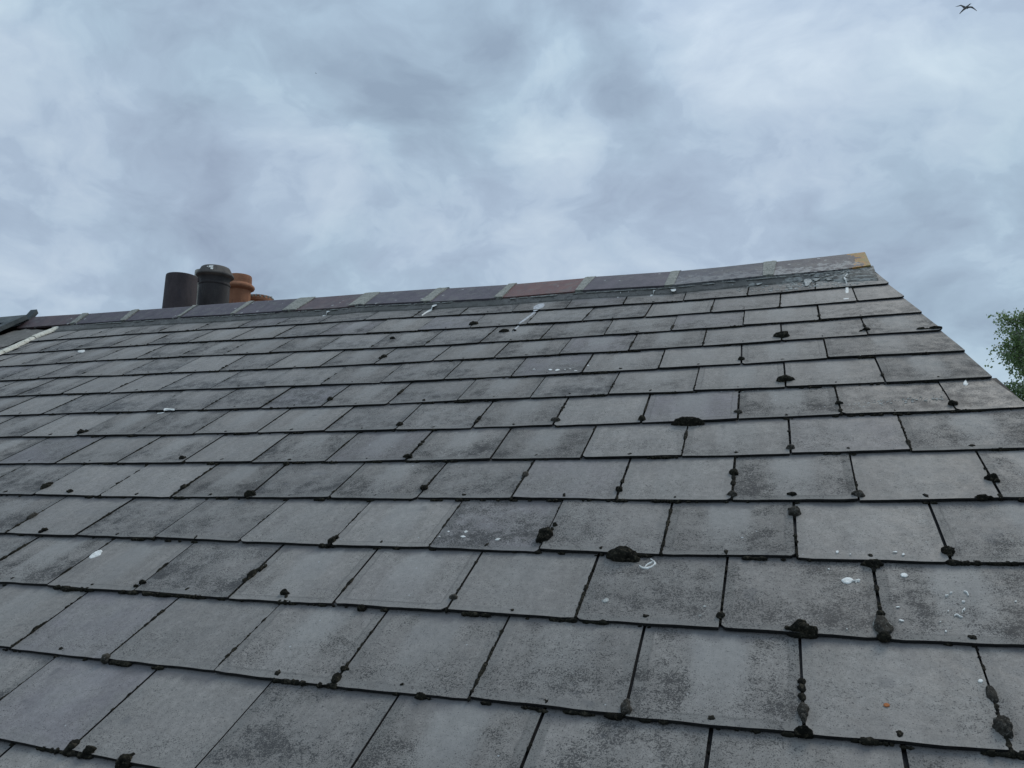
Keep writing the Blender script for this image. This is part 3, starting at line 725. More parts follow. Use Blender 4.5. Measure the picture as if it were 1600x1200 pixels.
cp, rp = pot(337.2, 419, d2, [
  ('chimney_pot', MP2, [(R_-.03, b_), (R_+.010, b_), (R_+.004, -.26), (R_+.002, -.190), (R_+.008, -.183), (R_+.008, -.170), (R_-.002, -.160), (R_-.002, -.130), (R_+.008, -.108), (R_-.028, -.100), (R_-.03, b_)]),
  ('rim', MP2R, [(R_+.006, -.110), (R_+.024, -.102), (R_+.036, -.092), (R_+.038, -.082), (R_+.030, -.068), (R_+.006, -.030), (R_-.006, -.006), (R_-.014, 0), (R_-.030, 0), (R_-.036, -.02), (R_-.034, -.09), (R_+.006, -.110)])], 'blue-black pot with a wide weathered flared rim')
d3 = 8.3; s3 = d3/F; R_ = 17.3*s3; b_ = zb(376, 430.5, d3)
pot(375.3, 431.5, d3, [
  ('chimney_pot', MP3, [(R_-.03, b_), (R_+.006, b_), (R_+.001, -.22), (R_+.001, -.165), (R_+.012, -.158), (R_+.032, -.146), (R_+.040, -.130), (R_+.036, -.114), (R_+.018, -.098), (R_+.006, -.086), (R_+.005, -.050), (R_+.003, -.010), (R_-.002, 0), (R_-.016, 0), (R_-.022, -.02), (R_-.03, b_)])], 'orange terracotta pot with a rolled band below its mouth')
d4 = 8.6; s4 = d4/F; R_ = 19*s4; b_ = zb(407, 465, d4)
pot(406.5, 464.5, d4, [('chimney_pot', MP3, [(R_-.03, b_), (R_+.004, b_), (R_+.004, -.07), (R_+.014, -.06), (R_+.014, -.035), (R_, -.022), (R_-.004, 0), (R_-.02, 0), (R_-.025, -.02), (R_-.03, b_)])], 'low terracotta pot barely showing over the ridge with pale mortar on its rim')
d5 = 8.5; s5 = d5/F; R_ = 17*s5; b_ = zb(322, 421, d5)
pot(323, 425, d5, [('chimney_pot', MPC, [(R_-.03, b_), (R_+.004, b_), (R_+.002, -.20), (R_+.002, -.02), (R_, 0), (R_-.02, 0), (R_-.03, b_)]),
    ('band', MP1, [(R_+.003, -.150), (R_+.014, -.146), (R_+.014, -.106), (R_+.003, -.102)])], 'cream pot with a dark band, seen in the gap between the two dark pots')
q = MB(); rl = random.Random(2); c4 = at(406.5, 464.5, d4)
for i in range(9):
    a = -1.9 + i*.33; rr = 19*s4
    bmx = c4 + Vector((math.cos(a)*(rr+.004), math.sin(a)*(rr+.004), -.018+rl.uniform(-.01,.004)))
    for k in range(1):
        vs = []; fs = []; nn = 8
        for u in range(5):
            for j in range(nn):
                th_ = math.pi*u/4; ph = 2*math.pi*j/nn; r_ = .014*rl.uniform(.7,1.3)
                vs.append(bmx + Vector((math.sin(th_)*math.cos(ph)*r_, math.sin(th_)*math.sin(ph)*r_, math.cos(th_)*r_*1.1)))
        for u in range(4):
            for j in range(nn): fs.append((u*nn+j, (u+1)*nn+j, (u+1)*nn+(j+1) % nn, u*nn+(j+1) % nn))
        q.add(vs, fs)
tag(q.build('pot_mortar', M_mortar, ch, origin=c4), kind='stuff')
# bird lime on the flared rim
q = MB(); R_ = 23*s2
for a0, a1, z0, z1_, w_ in ((-1.28,-1.02,-.016,-.044,0), (-1.14,-1.0,-.044,-.066,0), (-1.40,-1.33,-.024,-.036,0)):
    n_ = 6; vs = []
    for i in range(n_+1):
        a = a0+(a1-a0)*i/n_
        for z, ro in ((z0+rl.uniform(-.003,.003), R_+.000), (z1_+rl.uniform(-.004,.004), R_+.0235 if z1_ < -.028 else R_+.021)):
            ro = R_ - .006 + (.012)*((-z-.006)/.024)+.003 if -z < .030 else R_+.006+(-z-.03)*.632+.003
            vs.append(cp + Vector((math.cos(a)*ro, math.sin(a)*ro, z)))
    q.add(vs, [(2*i, 2*i+1, 2*i+3, 2*i+2) for i in range(n_)])
ow = q.build('bird_lime_splash', M_white, rp, origin=Vector((cp.x, cp.y, 7.99))); ow.location = (0,0,0)

# ------------------------------------------------------------------ moss
def ico(sub):
    bm = bmesh.new(); bmesh.ops.create_icosphere(bm, subdivisions=sub, radius=1)
    v = [x.co.copy() for x in bm.verts]; f = [[y.index for y in x.verts] for x in bm.faces]; bm.free(); return v, f
ICO = {i: ico(i) for i in (1, 2, 3, 4)}
def lump(mb, s, t, h, rs_, rt, rh, ang=0.0, seed=0, sub=2, rough=.35, mi=0, fuzz=0.0):
    vs, fs = ICO[sub]; out = []
    ca, sa = math.cos(ang), math.sin(ang)
    for v in vs:
        k = 1 + rough*noise.noise(v*1.6 + Vector((seed*3.1, seed*1.7, 0))) + rough*.5*noise.noise(v*4.5 + Vector((seed, 0, seed)))
        if fuzz: k += fuzz*noise.noise(v*11 + Vector((seed, 4, 0)))
        x, y, z = v.x*rs_*k, v.y*rt*k, v.z*rh*k
        out.append(S(s + x*ca - y*sa, t + x*sa + y*ca, h + z))
    mb.add(out, fs, mi)
# clumps one can point at: pixel, half sizes in metres (along ridge, up the slope, height), label, extra lobes
MOSS = [
 ((973,866), .030,.020,.020, 'largest black moss clump on a slate tail, beside the curled white dropping', [(-.022,-.003,.6),(.020,-.012,.6),(.004,.012,.6),(.03,-.014,.5)], 0),
 ((848,836), .017,.018,.016, 'round fleck-topped black moss clump in a joint, left of the largest clump', [(-.006,-.022,.9),(.004,-.019,.7),(.010,.028,.4),(.012,.05,.45)], 0),
 ((1075,659), .042,.014,.018, 'wide low dome of black moss overhanging a slate tail in mid roof', [(-.03,-.004,.6),(.03,-.004,.6)], 0),
 ((1219,525), .027,.017,.016, 'fan-shaped black moss clump high on the right of the roof', [(0,-.016,.6),(-.016,-.003,.7),(.015,-.002,.7)], 0),
 ((1228,594), .024,.012,.014, 'black moss clump with two side lobes, straight below the fan-shaped clump', [(.016,.004,.8),(-.018,-.002,.6),(0,.018,.5)], 0),
 ((1250,984), .018,.009,.012, 'ragged black moss clump lying along a slate tail left of the grey-brown oval pad', [(.018,-.006,.95),(-.020,-.001,.55),(-.004,.002,.9)], 0),
 ((1252,974), .009,.006,.007, 'small black moss button just above the ragged clump on the tail', [], 0),
 ((1382,980), .0135,.026,.009, 'upright oval pad of grey-brown moss with pale rim, foot of a joint', [], 2),
 ((1382,996), .010,.008,.008, 'dark moss tuft hanging below the grey-brown oval pad', [], 0),
 ((1380,959), .007,.007,.006, 'small dark moss tuft in the joint directly above the grey-brown oval pad', [(0,.006,.6)], 0),
 ((1243,799), .013,.014,.013, 'brownish round moss cushion at the top of a joint, right of centre', [(-.008,.012,.6),(.006,.008,.7)], 1),
 ((1146,738), .011,.010,.010, 'upper of two round moss cushions in one joint below the wide dome', [], 0),
 ((1145,773), .011,.010,.008, 'lower of two round moss cushions in one joint below the wide dome', [], 1),
 ((1341,773), .013,.010,.008, 'grey-brown moss cushion at the bottom of a joint, third joint from the right side', [(.006,-.004,.8)], 1),
 ((1551,748), .013,.009,.012, 'lumpy moss cushion in a leaning joint near the right edge', [(.009,-.014,.7)], 0),
 ((1484,862), .011,.009,.010, 'moss cushion at the foot of the leaning joint above the two white spots', [(.002,-.012,.6)], 0),
 ((1365,878), .018,.008,.010, 'black wedge of moss on the tail directly above the joint with the oval pad', [(.004,-.010,.6)], 0),
 ((1570,1137), .012,.015,.013, 'big bristly dark moss lump low in the far right joint', [(.004,-.012,.7)], 1),
 ((1551,1083), .007,.018,.005, 'slim grey moss pad with a pale rim lying in the far right joint', [], 2),
 ((1256,1110), .0085,.014,.009, 'ringed grey-brown moss pad low in a joint, lower right', [(0,-.017,.8)], 1),
 ((1251,1144), .012,.007,.009, 'black moss lump on the tail just under the ringed pad', [], 0),
 ((976,1108), .0085,.012,.010, 'reddish brown moss lump at the foot of a joint in the lower middle', [(.006,-.004,.7),(-.001,.014,.8)], 1),
 ((708,934), .009,.007,.007, 'small grey moss cushion in a joint, left of the speckled middle slates', [], 1),
 ((822,741), .009,.014,.009, 'pear-shaped moss cushion in a mid-roof joint', [(-.004,-.020,.5)], 1),
 ((661,763), .010,.010,.010, 'round moss cushion in a joint just left of the pear-shaped one', [], 0),
 ((389,774), .017,.009,.012, 'black moss clump curling over a slate tail, left of centre', [(.004,.014,.6)], 0),
 ((72,760), .013,.022,.010, 'long leaning black moss clump in a joint near the left edge', [], 0),
 ((110,768), .011,.007,.006, 'small flat moss clump right of the long leaning clump near the left edge', [(-.012,.0,.7)], 0),
 ((48,806), .009,.020,.007, 'grey-green leaning moss clump in a joint at the left edge', [], 1),
 ((70,829), .010,.007,.008, 'black moss button on a slate tail at the left edge', [(-.003,-.012,.9)], 0),
 ((193,1190), .013,.014,.014, 'jagged black moss lump on the lowest tail at bottom left', [(.006,.004,.8)], 0),
 ((124,676), .015,.012,.010, 'black moss lump at the foot of a joint in the upper left of the roof', [(.018,.012,.7)], 0),
 ((515,624), .011,.012,.009, 'oval black moss clump at the top of a joint, upper left of centre', [], 0),
 ((624,664), .012,.010,.009, 'round moss clump at the foot of a joint, right below the oval one', [], 0),
 ((638,715), .014,.007,.009, 'moss clump with a pale fleck straddling a tail, left of centre', [(.004,.012,.6)], 0),
 ((867,657), .014,.009,.009, 'rounded moss cushion at the bottom of a joint, two joints left of the wide dome', [(.008,.007,.6)], 1),
 ((1002,655), .011,.011,.010, 'round moss cushion at the bottom of the joint just left of the wide dome', [(0,.012,.5)], 0),
 ((1154,644), .010,.009,.008, 'round pale-ringed moss cushion at the foot of the joint right of the wide dome', [], 1),
 ((1311,630), .010,.006,.007, 'lower moss bead of a pair in a joint beside the white-speckled slate', [(-.002,.017,.65)], 0),
 ((1493,631), .011,.009,.009, 'moss lump at the foot of a leaning joint near the right verge', [(.006,-.006,.7)], 0),
 ((1236,700), .010,.010,.008, 'brown moss cushion at the foot of a joint below and right of the wide dome', [], 1),
 ((1158,561), .011,.008,.008, 'small round moss cushion left of the fan-shaped and two-lobed clumps', [], 0),
 ((740,506), .021,.015,.011, 'flat oval moss clump high on the roof, left of the long white streak', [], 0),
 ((788,517), .022,.009,.011, 'flat black moss clump on the tail at the foot of the long white streak', [(.05,.006,.6)], 0),
 ((613,528), .014,.008,.008, 'lone moss tuft in the middle of a slate, upper left of the roof', [(.01,0,.6)], 0),
 ((597,557), .014,.014,.009, 'moss pair in a joint below the lone tuft', [(-.008,-.022,.8)], 0),
 ((1462,513), .020,.006,.007, 'thin black moss strip on a tail at the right verge', [(-.05,.002,.9),(-.03,0,.5)], 0),
 ((1353,515), .013,.007,.008, 'small white-flecked moss tuft at the foot of the last joint near top right', [(-.02,-.012,.6)], 0),
 ((519,846), .009,.012,.009, 'narrow moss lump at the foot of a joint, left of centre', [(.008,.016,.6)], 0),
 ((388,897), .0075,.018,.008, 'string of moss beads filling a joint, lower left', [(.01,.028,.7),(-.006,-.024,.6),(.014,.042,.5)], 0),
 ((226,911), .010,.006,.007, 'moss pair in a joint left of the string of beads', [(-.008,-.016,.8)], 0),
 ((445,927), .010,.007,.008, 'small round moss button above a tail, right of the string of beads', [], 0),
 ((564,948), .010,.007,.009, 'black moss knob on a tail at the top left corner of the smooth pale slate', [], 0),
 ((105,918), .020,.007,.009, 'knobbly black moss chain along a tail near the lower left edge', [(.015,.0,.8),(-.016,.002,.8),(.03,0,.5)], 0),
 ((254,928), .026,.006,.008, 'second knobbly moss chain along the same tail, further right', [(.02,0,.8),(-.02,.0,.8)], 0),
 ((526,1062), .008,.012,.009, 'moss lump at the lower left corner of the smooth pale slate', [], 0),
 ((535,1045), .007,.006,.006, 'small twin moss buds in the joint above the lump of the smooth pale slate', [(.009,.0,.7)], 0),
 ((163,1029), .008,.011,.008, 'grey moss lump at the foot of a joint at lower left', [], 1),
 ((121,1166), .008,.012,.008, 'slim moss lump beside a joint at bottom left', [(-.004,-.012,.8)], 0),
 ((141,1174), .011,.008,.008, 'black moss lump on the tail right of the slim lump at bottom left', [], 0),
 ((1126,963), .008,.009,.007, 'small moss bead low in a joint right of the middle', [(.0,.012,.4)], 0),
 ((967,765), .009,.008,.008, 'round moss bead at the foot of a joint below the middle', [(.003,.014,.5)], 0),
 ((1238,773), .010,.005,.006, 'isolated flat moss bead just above the brownish cushion', [], 0),
 ((657,1086), .012,.006,.009, 'round moss knob under the smooth pale slate', [(.018,-.002,.5)], 0),
 ((1535,778), .013,.005,.006, 'moss clot on the tail under the lumpy cushion near the right edge', [(.016,0,.7)], 0),
 ((284,761), .008,.013,.007, 'broken moss clump in a joint between the long leaning clump and the curling one', [(.006,.016,.7)], 0),
 ((285,717), .011,.008,.009, 'moss knot in a joint directly above the broken clump', [(.006,.008,.6)], 0),
 ((447,723), .011,.007,.008, 'moss knot on a tail right of the moss knot above the broken clump', [(.001,-.01,.6)], 0),
]
lab = set()
M_rim2 = [M_moss, M_mossb, M_rim]
for i, (p_, a_, b_, h_, L, lobes, kind) in enumerate(MOSS):
    a_, b_, h_ = a_*1.15, b_*1.12, h_*1.3
    s, t_, hs = pxh(*p_)
    best = None
    for (k, r) in joints:
        (sa, ta), (sb, tb) = KV(k, r), KV(k, r+1)
        if ta-.012 <= t_ <= tb-.004:
            sj = sa + (sb-sa)*(t_-ta)/(tb-ta)
            if best is None or abs(sj-s) < abs(best-s): best = sj
    if best is not None and abs(best-s) < .022: s = best
    q = MB(); sub = 4 if a_ > .011 and t_ < 1.6 else 3
    mi = 0 if kind == 0 else 1
    lean = 0.0
    lump(q, s, t_, hs, a_, b_, h_, lean, i+1, sub, .26, mi, .10)
    for (ls, lt, k) in lobes: lump(q, s+ls, t_+lt, hs-.001, a_*k*.75, b_*k*.8, h_*k, 0, i*7+ls*90, sub-1, .4, mi, .12)
    if kind == 2: lump(q, s, t_+b_*.10, hs-.0015, a_*1.10, b_*1.06, h_*.35, lean, i+1, 3, .25, 2)
    o = q.build('moss_clump', M_rim2, smooth=True, origin=S(s, t_, hs))
    tag(o, L, 'moss', 'moss clumps growing on the slates')
# small growth in joints and along tails: nobody could count it
q = MB(); rm = random.Random(21)
for (k, r) in joints:
    if r < -3: continue
    s0, t0 = KV(k, r); s1, t1 = KV(k, r+1)
    sub = 2 if r < 5 else 1
    dens = rm.choice((0, .4, .7, 1, 1.6)) if r > -1 else .5
    for j in range(int(22*dens)):
        f = rm.betavariate(.9, 1.5); r_ = rm.uniform(.0018, .0048)
        if rm.random() < .12: r_ *= 1.6
        lump(q, s0+(s1-s0)*f+rm.uniform(-.0015,.0015), t0+(t1-t0)*f, -(TH+GAP)*f-.0015, r_*.85, r_*rm.uniform(1,2.4), r_*.75+.001, 0, rm.random()*99, sub, .5)
    # longer soft tufts lying in the joints
    if r >= 1 and rm.random() < (.66 if k < -1 else .4):
        f = rm.uniform(.10, .55); a_ = rm.uniform(.0035, .0075); b_ = rm.uniform(.010, .024)
        for z in range(rm.choice((1, 2, 2, 3))):
            f2 = min(.9, f + z*rm.uniform(.06, .12))
            lump(q, s0+(s1-s0)*f2, t0+(t1-t0)*f2, -(TH+GAP)*f2+.001, a_*rm.uniform(.7,1.1), b_*rm.uniform(.5,1.0), a_*.7, 0, rm.random()*99, 2, .4)
    # dark plug at the foot of the joint above, seen as a tick in the tail below it
    if rm.random() < .85:
        s_, t_ = s1 + rm.uniform(-.006,.006), t1 + rm.uniform(.012, .022)
        r_ = rm.uniform(.0035, .0075)
        lump(q, s_, t_, -.0005, r_*rm.uniform(.6,1.3), r_*rm.uniform(.8,1.6), .0025, rm.uniform(-.5,.5), rm.random()*99, sub, .7)
    # fill at the crossing of joint and tail
    if rm.random() < .75:
        for j in range(rm.choice((1,2,3))):
            r_ = rm.uniform(.003, .0065); lump(q, s1+rm.uniform(-.012,.012), t1-.004, -.008, r_*1.3, r_*.8, r_*.8, 0, rm.random()*99, sub, .5)
for r in range(-3, 13):
    k = -17.5
    while k < verge(r):
        k += rm.expovariate(6.5)
        if noise.noise(Vector((k*.9, r*2.3, 4))) < -.12: continue
        n_ = 1 if rm.random() < .6 else rm.randint(2, 6)
        for j in range(n_):
            kk = k + j*.028
            if kk > verge(r)-.03: break
            s_, t_ = KV(kk, r); r_ = rm.uniform(.0024, .0060)*(1.3 if n_ > 2 else 1)
            lump(q, s_, t_-.002, -.007+r_*.35, r_*rm.uniform(1,2.0), r_*.85, r_*.85, 0, rm.random()*99, 2 if r < 4 else 1, .5)
tag(q.build('moss_growth', M_moss, smooth=True), 'fine black moss growing in the joints and along the slate tails', 'moss', kind='stuff')

# ------------------------------------------------------------------ bird droppings and marks
def thing_outline(name, polys, label, cat, mt, group=None, wob=.0006, th=.0014, split=False):
    if split:
        for i, L in enumerate(polys): thing_outline(name, [L], label, cat, mt, group, wob, th)
        return
    q = MB()
    for i, L in enumerate(polys): outline(q, L, i+3, th, wob)
    c_ = px(*(polys[0][1][0] if polys[0][0] == 'stroke' else polys[0][0])); o = q.build(name, mt, origin=S(*c_, 0)); tag(o, label, cat, group); return o
def stroke(pts, w_):
    """thin raised strip along a pixel path"""
    if len(pts) > 2:
        np_, nw = [], []
        for i in range(len(pts)-1):
            p0, p1, p2, p3 = pts[max(0,i-1)], pts[i], pts[i+1], pts[min(len(pts)-1,i+2)]
            for e in range(4):
                f = e/4; np_.append(tuple(.5*(2*b+(c-a)*f+(2*a-5*b+4*c-d_)*f*f+(3*b-a-3*c+d_)*f**3) for a, b, c, d_ in zip(p0, p1, p2, p3)))
                wa, wb = (w_[i], w_[i+1]) if isinstance(w_, (list, tuple)) else (w_, w_)
                nw.append((wa+(wb-wa)*f)*(1+.35*noise.noise(Vector((i*2.1+e*.7, pts[0][0], 3)))))
        np_.append(pts[-1]); nw.append(w_[-1] if isinstance(w_, (list, tuple)) else w_); pts, w_ = np_, nw
    up = []; dn = []
    for i, (x, y) in enumerate(pts):
        a = pts[max(0, i-1)]; b = pts[min(len(pts)-1, i+1)]; dx_, dy_ = b[0]-a[0], b[1]-a[1]; l = math.hypot(dx_, dy_) or 1
        k = 1.35*(w_ if not isinstance(w_, (list, tuple)) else w_[i])
        up.append((x-dy_/l*k, y+dx_/l*k)); dn.append((x+dy_/l*k, y-dx_/l*k))
    return ['stroke', up, dn]
GD = 'bird droppings and white marks on the slates'
D = lambda polys, label, mt=M_white, nm='bird_dropping', cat='dropping', **k: thing_outline(nm, polys, label, cat, mt, GD, **k)
D([stroke([(998.5,880.5),(1003,883.5),(1010,884.3),(1018,882),(1022.5,877.5),(1021.5,873)], [.4,.9,1.0,1.0,1.1,.9]), stroke([(1016,869.8),(1020,872.5),(1023.5,877),(1021,880)], [.4,.9,1.3,.6]), stroke([(1007,883),(1012,878),(1019,874.5)], [.4,.8,.8])], 'curled ring-like white dropping on the slate right of the largest moss clump')
D([[(1314.5,903.5),(1319,900),(1326,898.8),(1333,902),(1332,905.5),(1327,908.8),(1319,908)], stroke([(1332,904.5),(1336,904.3),(1341,903.5),(1344,904)], [.7,.6,1.8,1.3]), stroke([(1338,905.5),(1337,908.5)], [.8,.4])], 'fish-shaped white dropping with a small tail, left of the joint with the oval pad')
D([[(1407,894),(1410,891.7),(1415,892),(1419,895),(1416,898.3),(1410,897.6)]], 'small oval white dropping right of the fish-shaped one')
D([[(1528,1060.5),(1531,1058.2),(1535,1059),(1536.5,1061.5),(1534,1063.8),(1529.5,1063)]], 'single white dot of dropping beside the far right joint')
D([stroke([(1506,921.5),(1511,923),(1513.5,929)], [.4,.9,.6]), stroke([(1477,928.5),(1482,928)], .9), stroke([(1484,924),(1488,923.5)], .7), stroke([(1505,953),(1507.5,949.5)], [.8,1.2]), stroke([(1503.5,957),(1504,952)], .5), stroke([(1491,961.5),(1495,959.5),(1500,962.5),(1504,964)], [.6,.8,.6,.5]), stroke([(1503,938),(1508,938.5)], .7)], 'white fragment of the broken outline of an old washed-off dropping at right', split=True)
D([[(138,869),(146,861),(155,857.5),(159,859),(157,864),(150,868),(141,871)], stroke([(152,858),(158,862)], .6)], 'white flake-like dropping on a slate joint near the left edge', wob=.0014)
D([[(832,484),(834,479),(840,475.5),(848,473.6),(851,476),(848,480),(842,483.5),(836,486)], stroke([(836,485),(830,490),(822,497),(812,505),(805,512),(801,517.5)], [1.3,.9,1.0,.7,.7,.3])], 'long white streak with a wide head running down two courses below the ridge', mt=M_wash, wob=.002)
D([stroke([(1324,428),(1323,433),(1319.5,437.5),(1324,443)], [1.4,.7,1.0,.9]), [(1321.5,446),(1325.5,446),(1325.8,466),(1321.3,466.5)], stroke([(1318,467.5),(1326,466.5)], 1.0)], 'crooked vertical white streak near the top right corner of the roof')
D([stroke([(504,493),(511,489.5),(517,487.5)], [.6,1.5,1.0])], 'short white dash just below the ridge, left of centre')
D([stroke([(659,493),(667,486.5),(676,481.5),(683,479)], [.5,.9,1.1,.7])], 'thin slanting white dash below the ridge, between the short dash and the long streak')
D([[(1505,596.5),(1507,592.5),(1509.5,590.5),(1511,594),(1513,597),(1510,599.5),(1506,598.5)]], 'small white tuft of dropping near the right verge', wob=.0012)
D([stroke([(121,547.5),(127,547),(132,546.2)], [.8,1.7,.9])], 'pale smear of dropping on an upper slate at far left')
D([stroke([(245,644),(254,642.5),(259,639.5),(273,640.3)], [.5,.6,1.3,.8])], 'white fleck on a slate tail in the upper left part of the roof')
D([stroke([(963.5,458),(966,456.5)], 0.0 or .9), stroke([(964,463),(968,461),(971,459),(978,457.5),(983,459)], [1.5,1.2,.6,.5,1.0])], 'curved white smear below the ridge right of the red ridge tile')
D([stroke([(1016,461),(1021,457.5),(1024,455.5)], [.8,1.5,.8])], 'small slanting white smear next to the curved smear')
D([[(1048,455),(1051,452.5),(1056,454),(1056,457.5),(1052,459),(1049,458)]], 'round white spot on a slate below the ridge joint', wob=.001)
D([[(725,830.5),(729,828),(731,830),(727,832)], [(719,838),(724,836.5),(728,838.5),(723,840)], [(698.5,830),(701,829),(703,830.3),(701,831.3)], [(685,838.5),(687,837.5),(688.5,839)], [(773,843.5),(777,841.5),(782,841),(778,844.5)]], 'one of the white spots on the speckled slate left of the round fleck-topped moss', split=True)
D([[(857,577.5),(860,576.2),(863,577.5),(860,578.6)], [(867,578.5),(871,576.5),(875,577.5),(870,579.8)], [(881,577.5),(883,576.8),(885,577.6)], [(889,576.6),(891,575.8),(893,576.8)], [(896,580),(900,578.8),(903,579.8)], [(917,571),(919,569.6),(921,571)], [(832,577),(835,576),(837,577)]], 'one of the white spots along the foot of the darkest slate in mid roof', split=True)
D([[(1306,862),(1309,860.5),(1311,862.5),(1308,865)], [(1394,863),(1400,861.8),(1402,863.5)], [(1409,866.5),(1412,864.5),(1414,867),(1411,868.5)], [(1293,885.5),(1295.5,884.5),(1297,886.5)], [(1327,866.5),(1329,865.5),(1330,867.5)]], 'one of the white spots on the speckled slate above the fish-shaped dropping', split=True)
D([[(1098,947),(1101,945.8),(1104,947),(1101,948.5)], [(1091,962),(1094,960.8),(1097,962.3),(1093,963.5)], [(940,937),(947,934),(952,936),(949,940),(943,941)]], 'faint whitish spot near the foot of a speckled slate, lower right of centre', mt=M_crust, split=True)
D([[(1399,947.5),(1403,946.5),(1407,947.5),(1402,948.6)], [(1404,968.5),(1408,967.8),(1413,970),(1409,970.8)], [(1467,971.5),(1471,970.8),(1469,972.5)], [(1476,986.5),(1478,985),(1480,987),(1478,988.2)], [(1480.5,953.5),(1482.5,953),(1482,955)], [(1585,938),(1589,937),(1588,939.3)], [(1322,983.5),(1323.5,982.5),(1325,984.3)]], 'white fleck strewn round the old washed-off dropping at right', split=True)
D([[(1380,1099.5),(1384,1097.5),(1389,1098.5),(1390.5,1101.5),(1387,1103.8),(1381.5,1103)]], 'tiny orange spot of lichen on a large lower right slate', mt=M_rust, nm='lichen_spot', cat='lichen')
# fine white specks of lichen on the speckled verge slate
q = MB(); rc = random.Random(5)
for i in range(90):
    x, y = rc.uniform(1318, 1475), 0
    y = 634 - (x-1318)*.085 + rc.gauss(0, 3.0)
    s, t_, hs = pxh(x, y); r_ = rc.uniform(.0010, .0042)
    splat_poly(q, [(s+r_*1.2*math.cos(a), t_+r_*rc.uniform(.6,1)*math.sin(a)) for a in range(6)], hs, .001, .0003, i, 1)
for (x0, y0, wx, wy, n_) in ((1165,607,55,5,26), (980,430,40,2,0), (1340,545,60,6,20), (700,655,40,4,8), (520,596,30,2,10), (590,598,30,2,8)):
    for i in range(n_):
        s, t_, hs = pxh(x0+rc.gauss(0, wx*.5), y0+rc.gauss(0, wy)); r_ = rc.uniform(.0008, .003)
        splat_poly(q, [(s+r_*1.2*math.cos(a), t_+r_*rc.uniform(.6,1)*math.sin(a)) for a in range(6)], hs, .001, .0003, i, 1)
tag(q.build('white_lichen_specks', M_crust), 'fine white lichen specks sprinkled on the slates', 'lichen', kind='stuff')

# ------------------------------------------------------------------ birch tree beyond the right verge
rt = random.Random(4)
TB = at(1628, 600, 15.0); TB = Vector((TB.x, TB.y, 0)); ztop = at(1597, 476, 15).z
tree = empty('birch_tree', TB)
tag(tree, 'leafy green birch rising behind the right verge of the roof', 'tree')
mbk, t = mat('birch_bark'); c = t.mix(t.rng(t.noise(t.vm('MULTIPLY', t.pos, (1,1,5)), 6, 5), .45, .6), (.38,.37,.34), (.07,.065,.06)); t.put(t.b.inputs['Base Color'], c); t.b.inputs['Roughness'].default_value = .85
mlf, t = mat('birch_leaf'); r_ = t.geo.outputs['Random Per Island']
c = t.mix(r_, (.10,.16,.075), (.24,.33,.16)); t.put(t.b.inputs['Base Color'], c); t.b.inputs['Roughness'].default_value = .5
tr_ = t.node('ShaderNodeBsdfTranslucent'); t.put(tr_.inputs[0], (.16,.26,.08)); ad = t.node('ShaderNodeMixShader'); ad.inputs[0].default_value = .4
out = [n for n in t.n if n.type == 'OUTPUT_MATERIAL'][0]
t.l.new(t.b.outputs[0], ad.inputs[1]); t.l.new(tr_.outputs[0], ad.inputs[2]); t.l.new(ad.outputs[0], out.inputs[0])
def tube(mb, pts, rads, n=7):
    vs = []; fs = []
    for i, p in enumerate(pts):
        d_ = (pts[min(i+1, len(pts)-1)] - pts[max(i-1, 0)]).normalized(); u = d_.orthogonal().normalized(); v = d_.cross(u)
        for j in range(n):
            a = 2*math.pi*j/n; vs.append(p + (u*math.cos(a)+v*math.sin(a))*rads[i])
    for i in range(len(pts)-1):
        for j in range(n): fs.append((i*n+j, i*n+(j+1) % n, (i+1)*n+(j+1) % n, (i+1)*n+j))
    mb.add(vs, fs)
HT = ztop - .15
trunk = MB(); crown = MB(); tips = []
tp = [TB + Vector((.12*math.sin(i*.9), .1*math.cos(i*.7), 0)) + Vector((-.25*(i/12)**2, 0, HT*i/12)) for i in range(13)]
tube(trunk, tp, [.15*(1-i/12.6)+.006 for i in range(13)], 12)
limbs = []
for i in range(112):
    f = rt.uniform(.22, .99); k = f*12; j = min(11, int(k)); p = tp[j].lerp(tp[j+1], k-j)
    a = rt.uniform(0, 2*math.pi); Lb = (2.1*(1-f)**.7+.25)*rt.uniform(.65, 1.15)
    d_ = Vector((math.cos(a), math.sin(a), rt.uniform(.5, 1.3))).normalized(); pts = [p]
    for u in range(6):
        d_ = (d_ + Vector((rt.uniform(-.2,.2), rt.uniform(-.2,.2), -.12*u/2))).normalized(); pts.append(pts[-1] + d_*Lb/6)
    limbs.append(pts)
    q = MB(); tube(q, pts, [.030*(1-f*.7)*(1-u/6.5)+.003 for u in range(7)], 6); trunk.v and None
    base = q; trunk.add(base.v, base.f)
    for u in range(1, 7):
        for z in range(4):
            e = pts[u]; dd = Vector((rt.uniform(-1,1), rt.uniform(-1,1), rt.uniform(-.7,.9))).normalized(); tw = [e]
            l_ = rt.uniform(.15, .42)
            for w_ in range(4):
                dd = (dd + Vector((0,0,-.22))).normalized(); tw.append(tw[-1]+dd*l_/4)
            tube(trunk, tw, [.004,.003,.0025,.002,.0015], 3)
            tips.append(tw)
for tw in tips:
    for i in range(16):
        k = rt.uniform(.3, 4); j = min(3, int(k)); p = tw[j].lerp(tw[j+1], k-j) + Vector((rt.gauss(0,.035), rt.gauss(0,.035), rt.gauss(0,.035)-.02))
        L_ = rt.uniform(.036, .062); u = Vector((rt.uniform(-1,1), rt.uniform(-1,1), -.8+rt.uniform(-.6,.6))).normalized(); v = u.orthogonal().normalized()
        v = (v*math.cos(k*9)+u.cross(v)*math.sin(k*9))*L_*.38
        crown.add([p, p+u*L_*.35+v, p+u*L_, p+u*L_*.35-v], [(0,1,2,3)])
trunk.build('trunk', mbk, tree, smooth=True, origin=TB)
crown.build('crown', mlf, tree, origin=TB+Vector((0,0,HT*.6)))

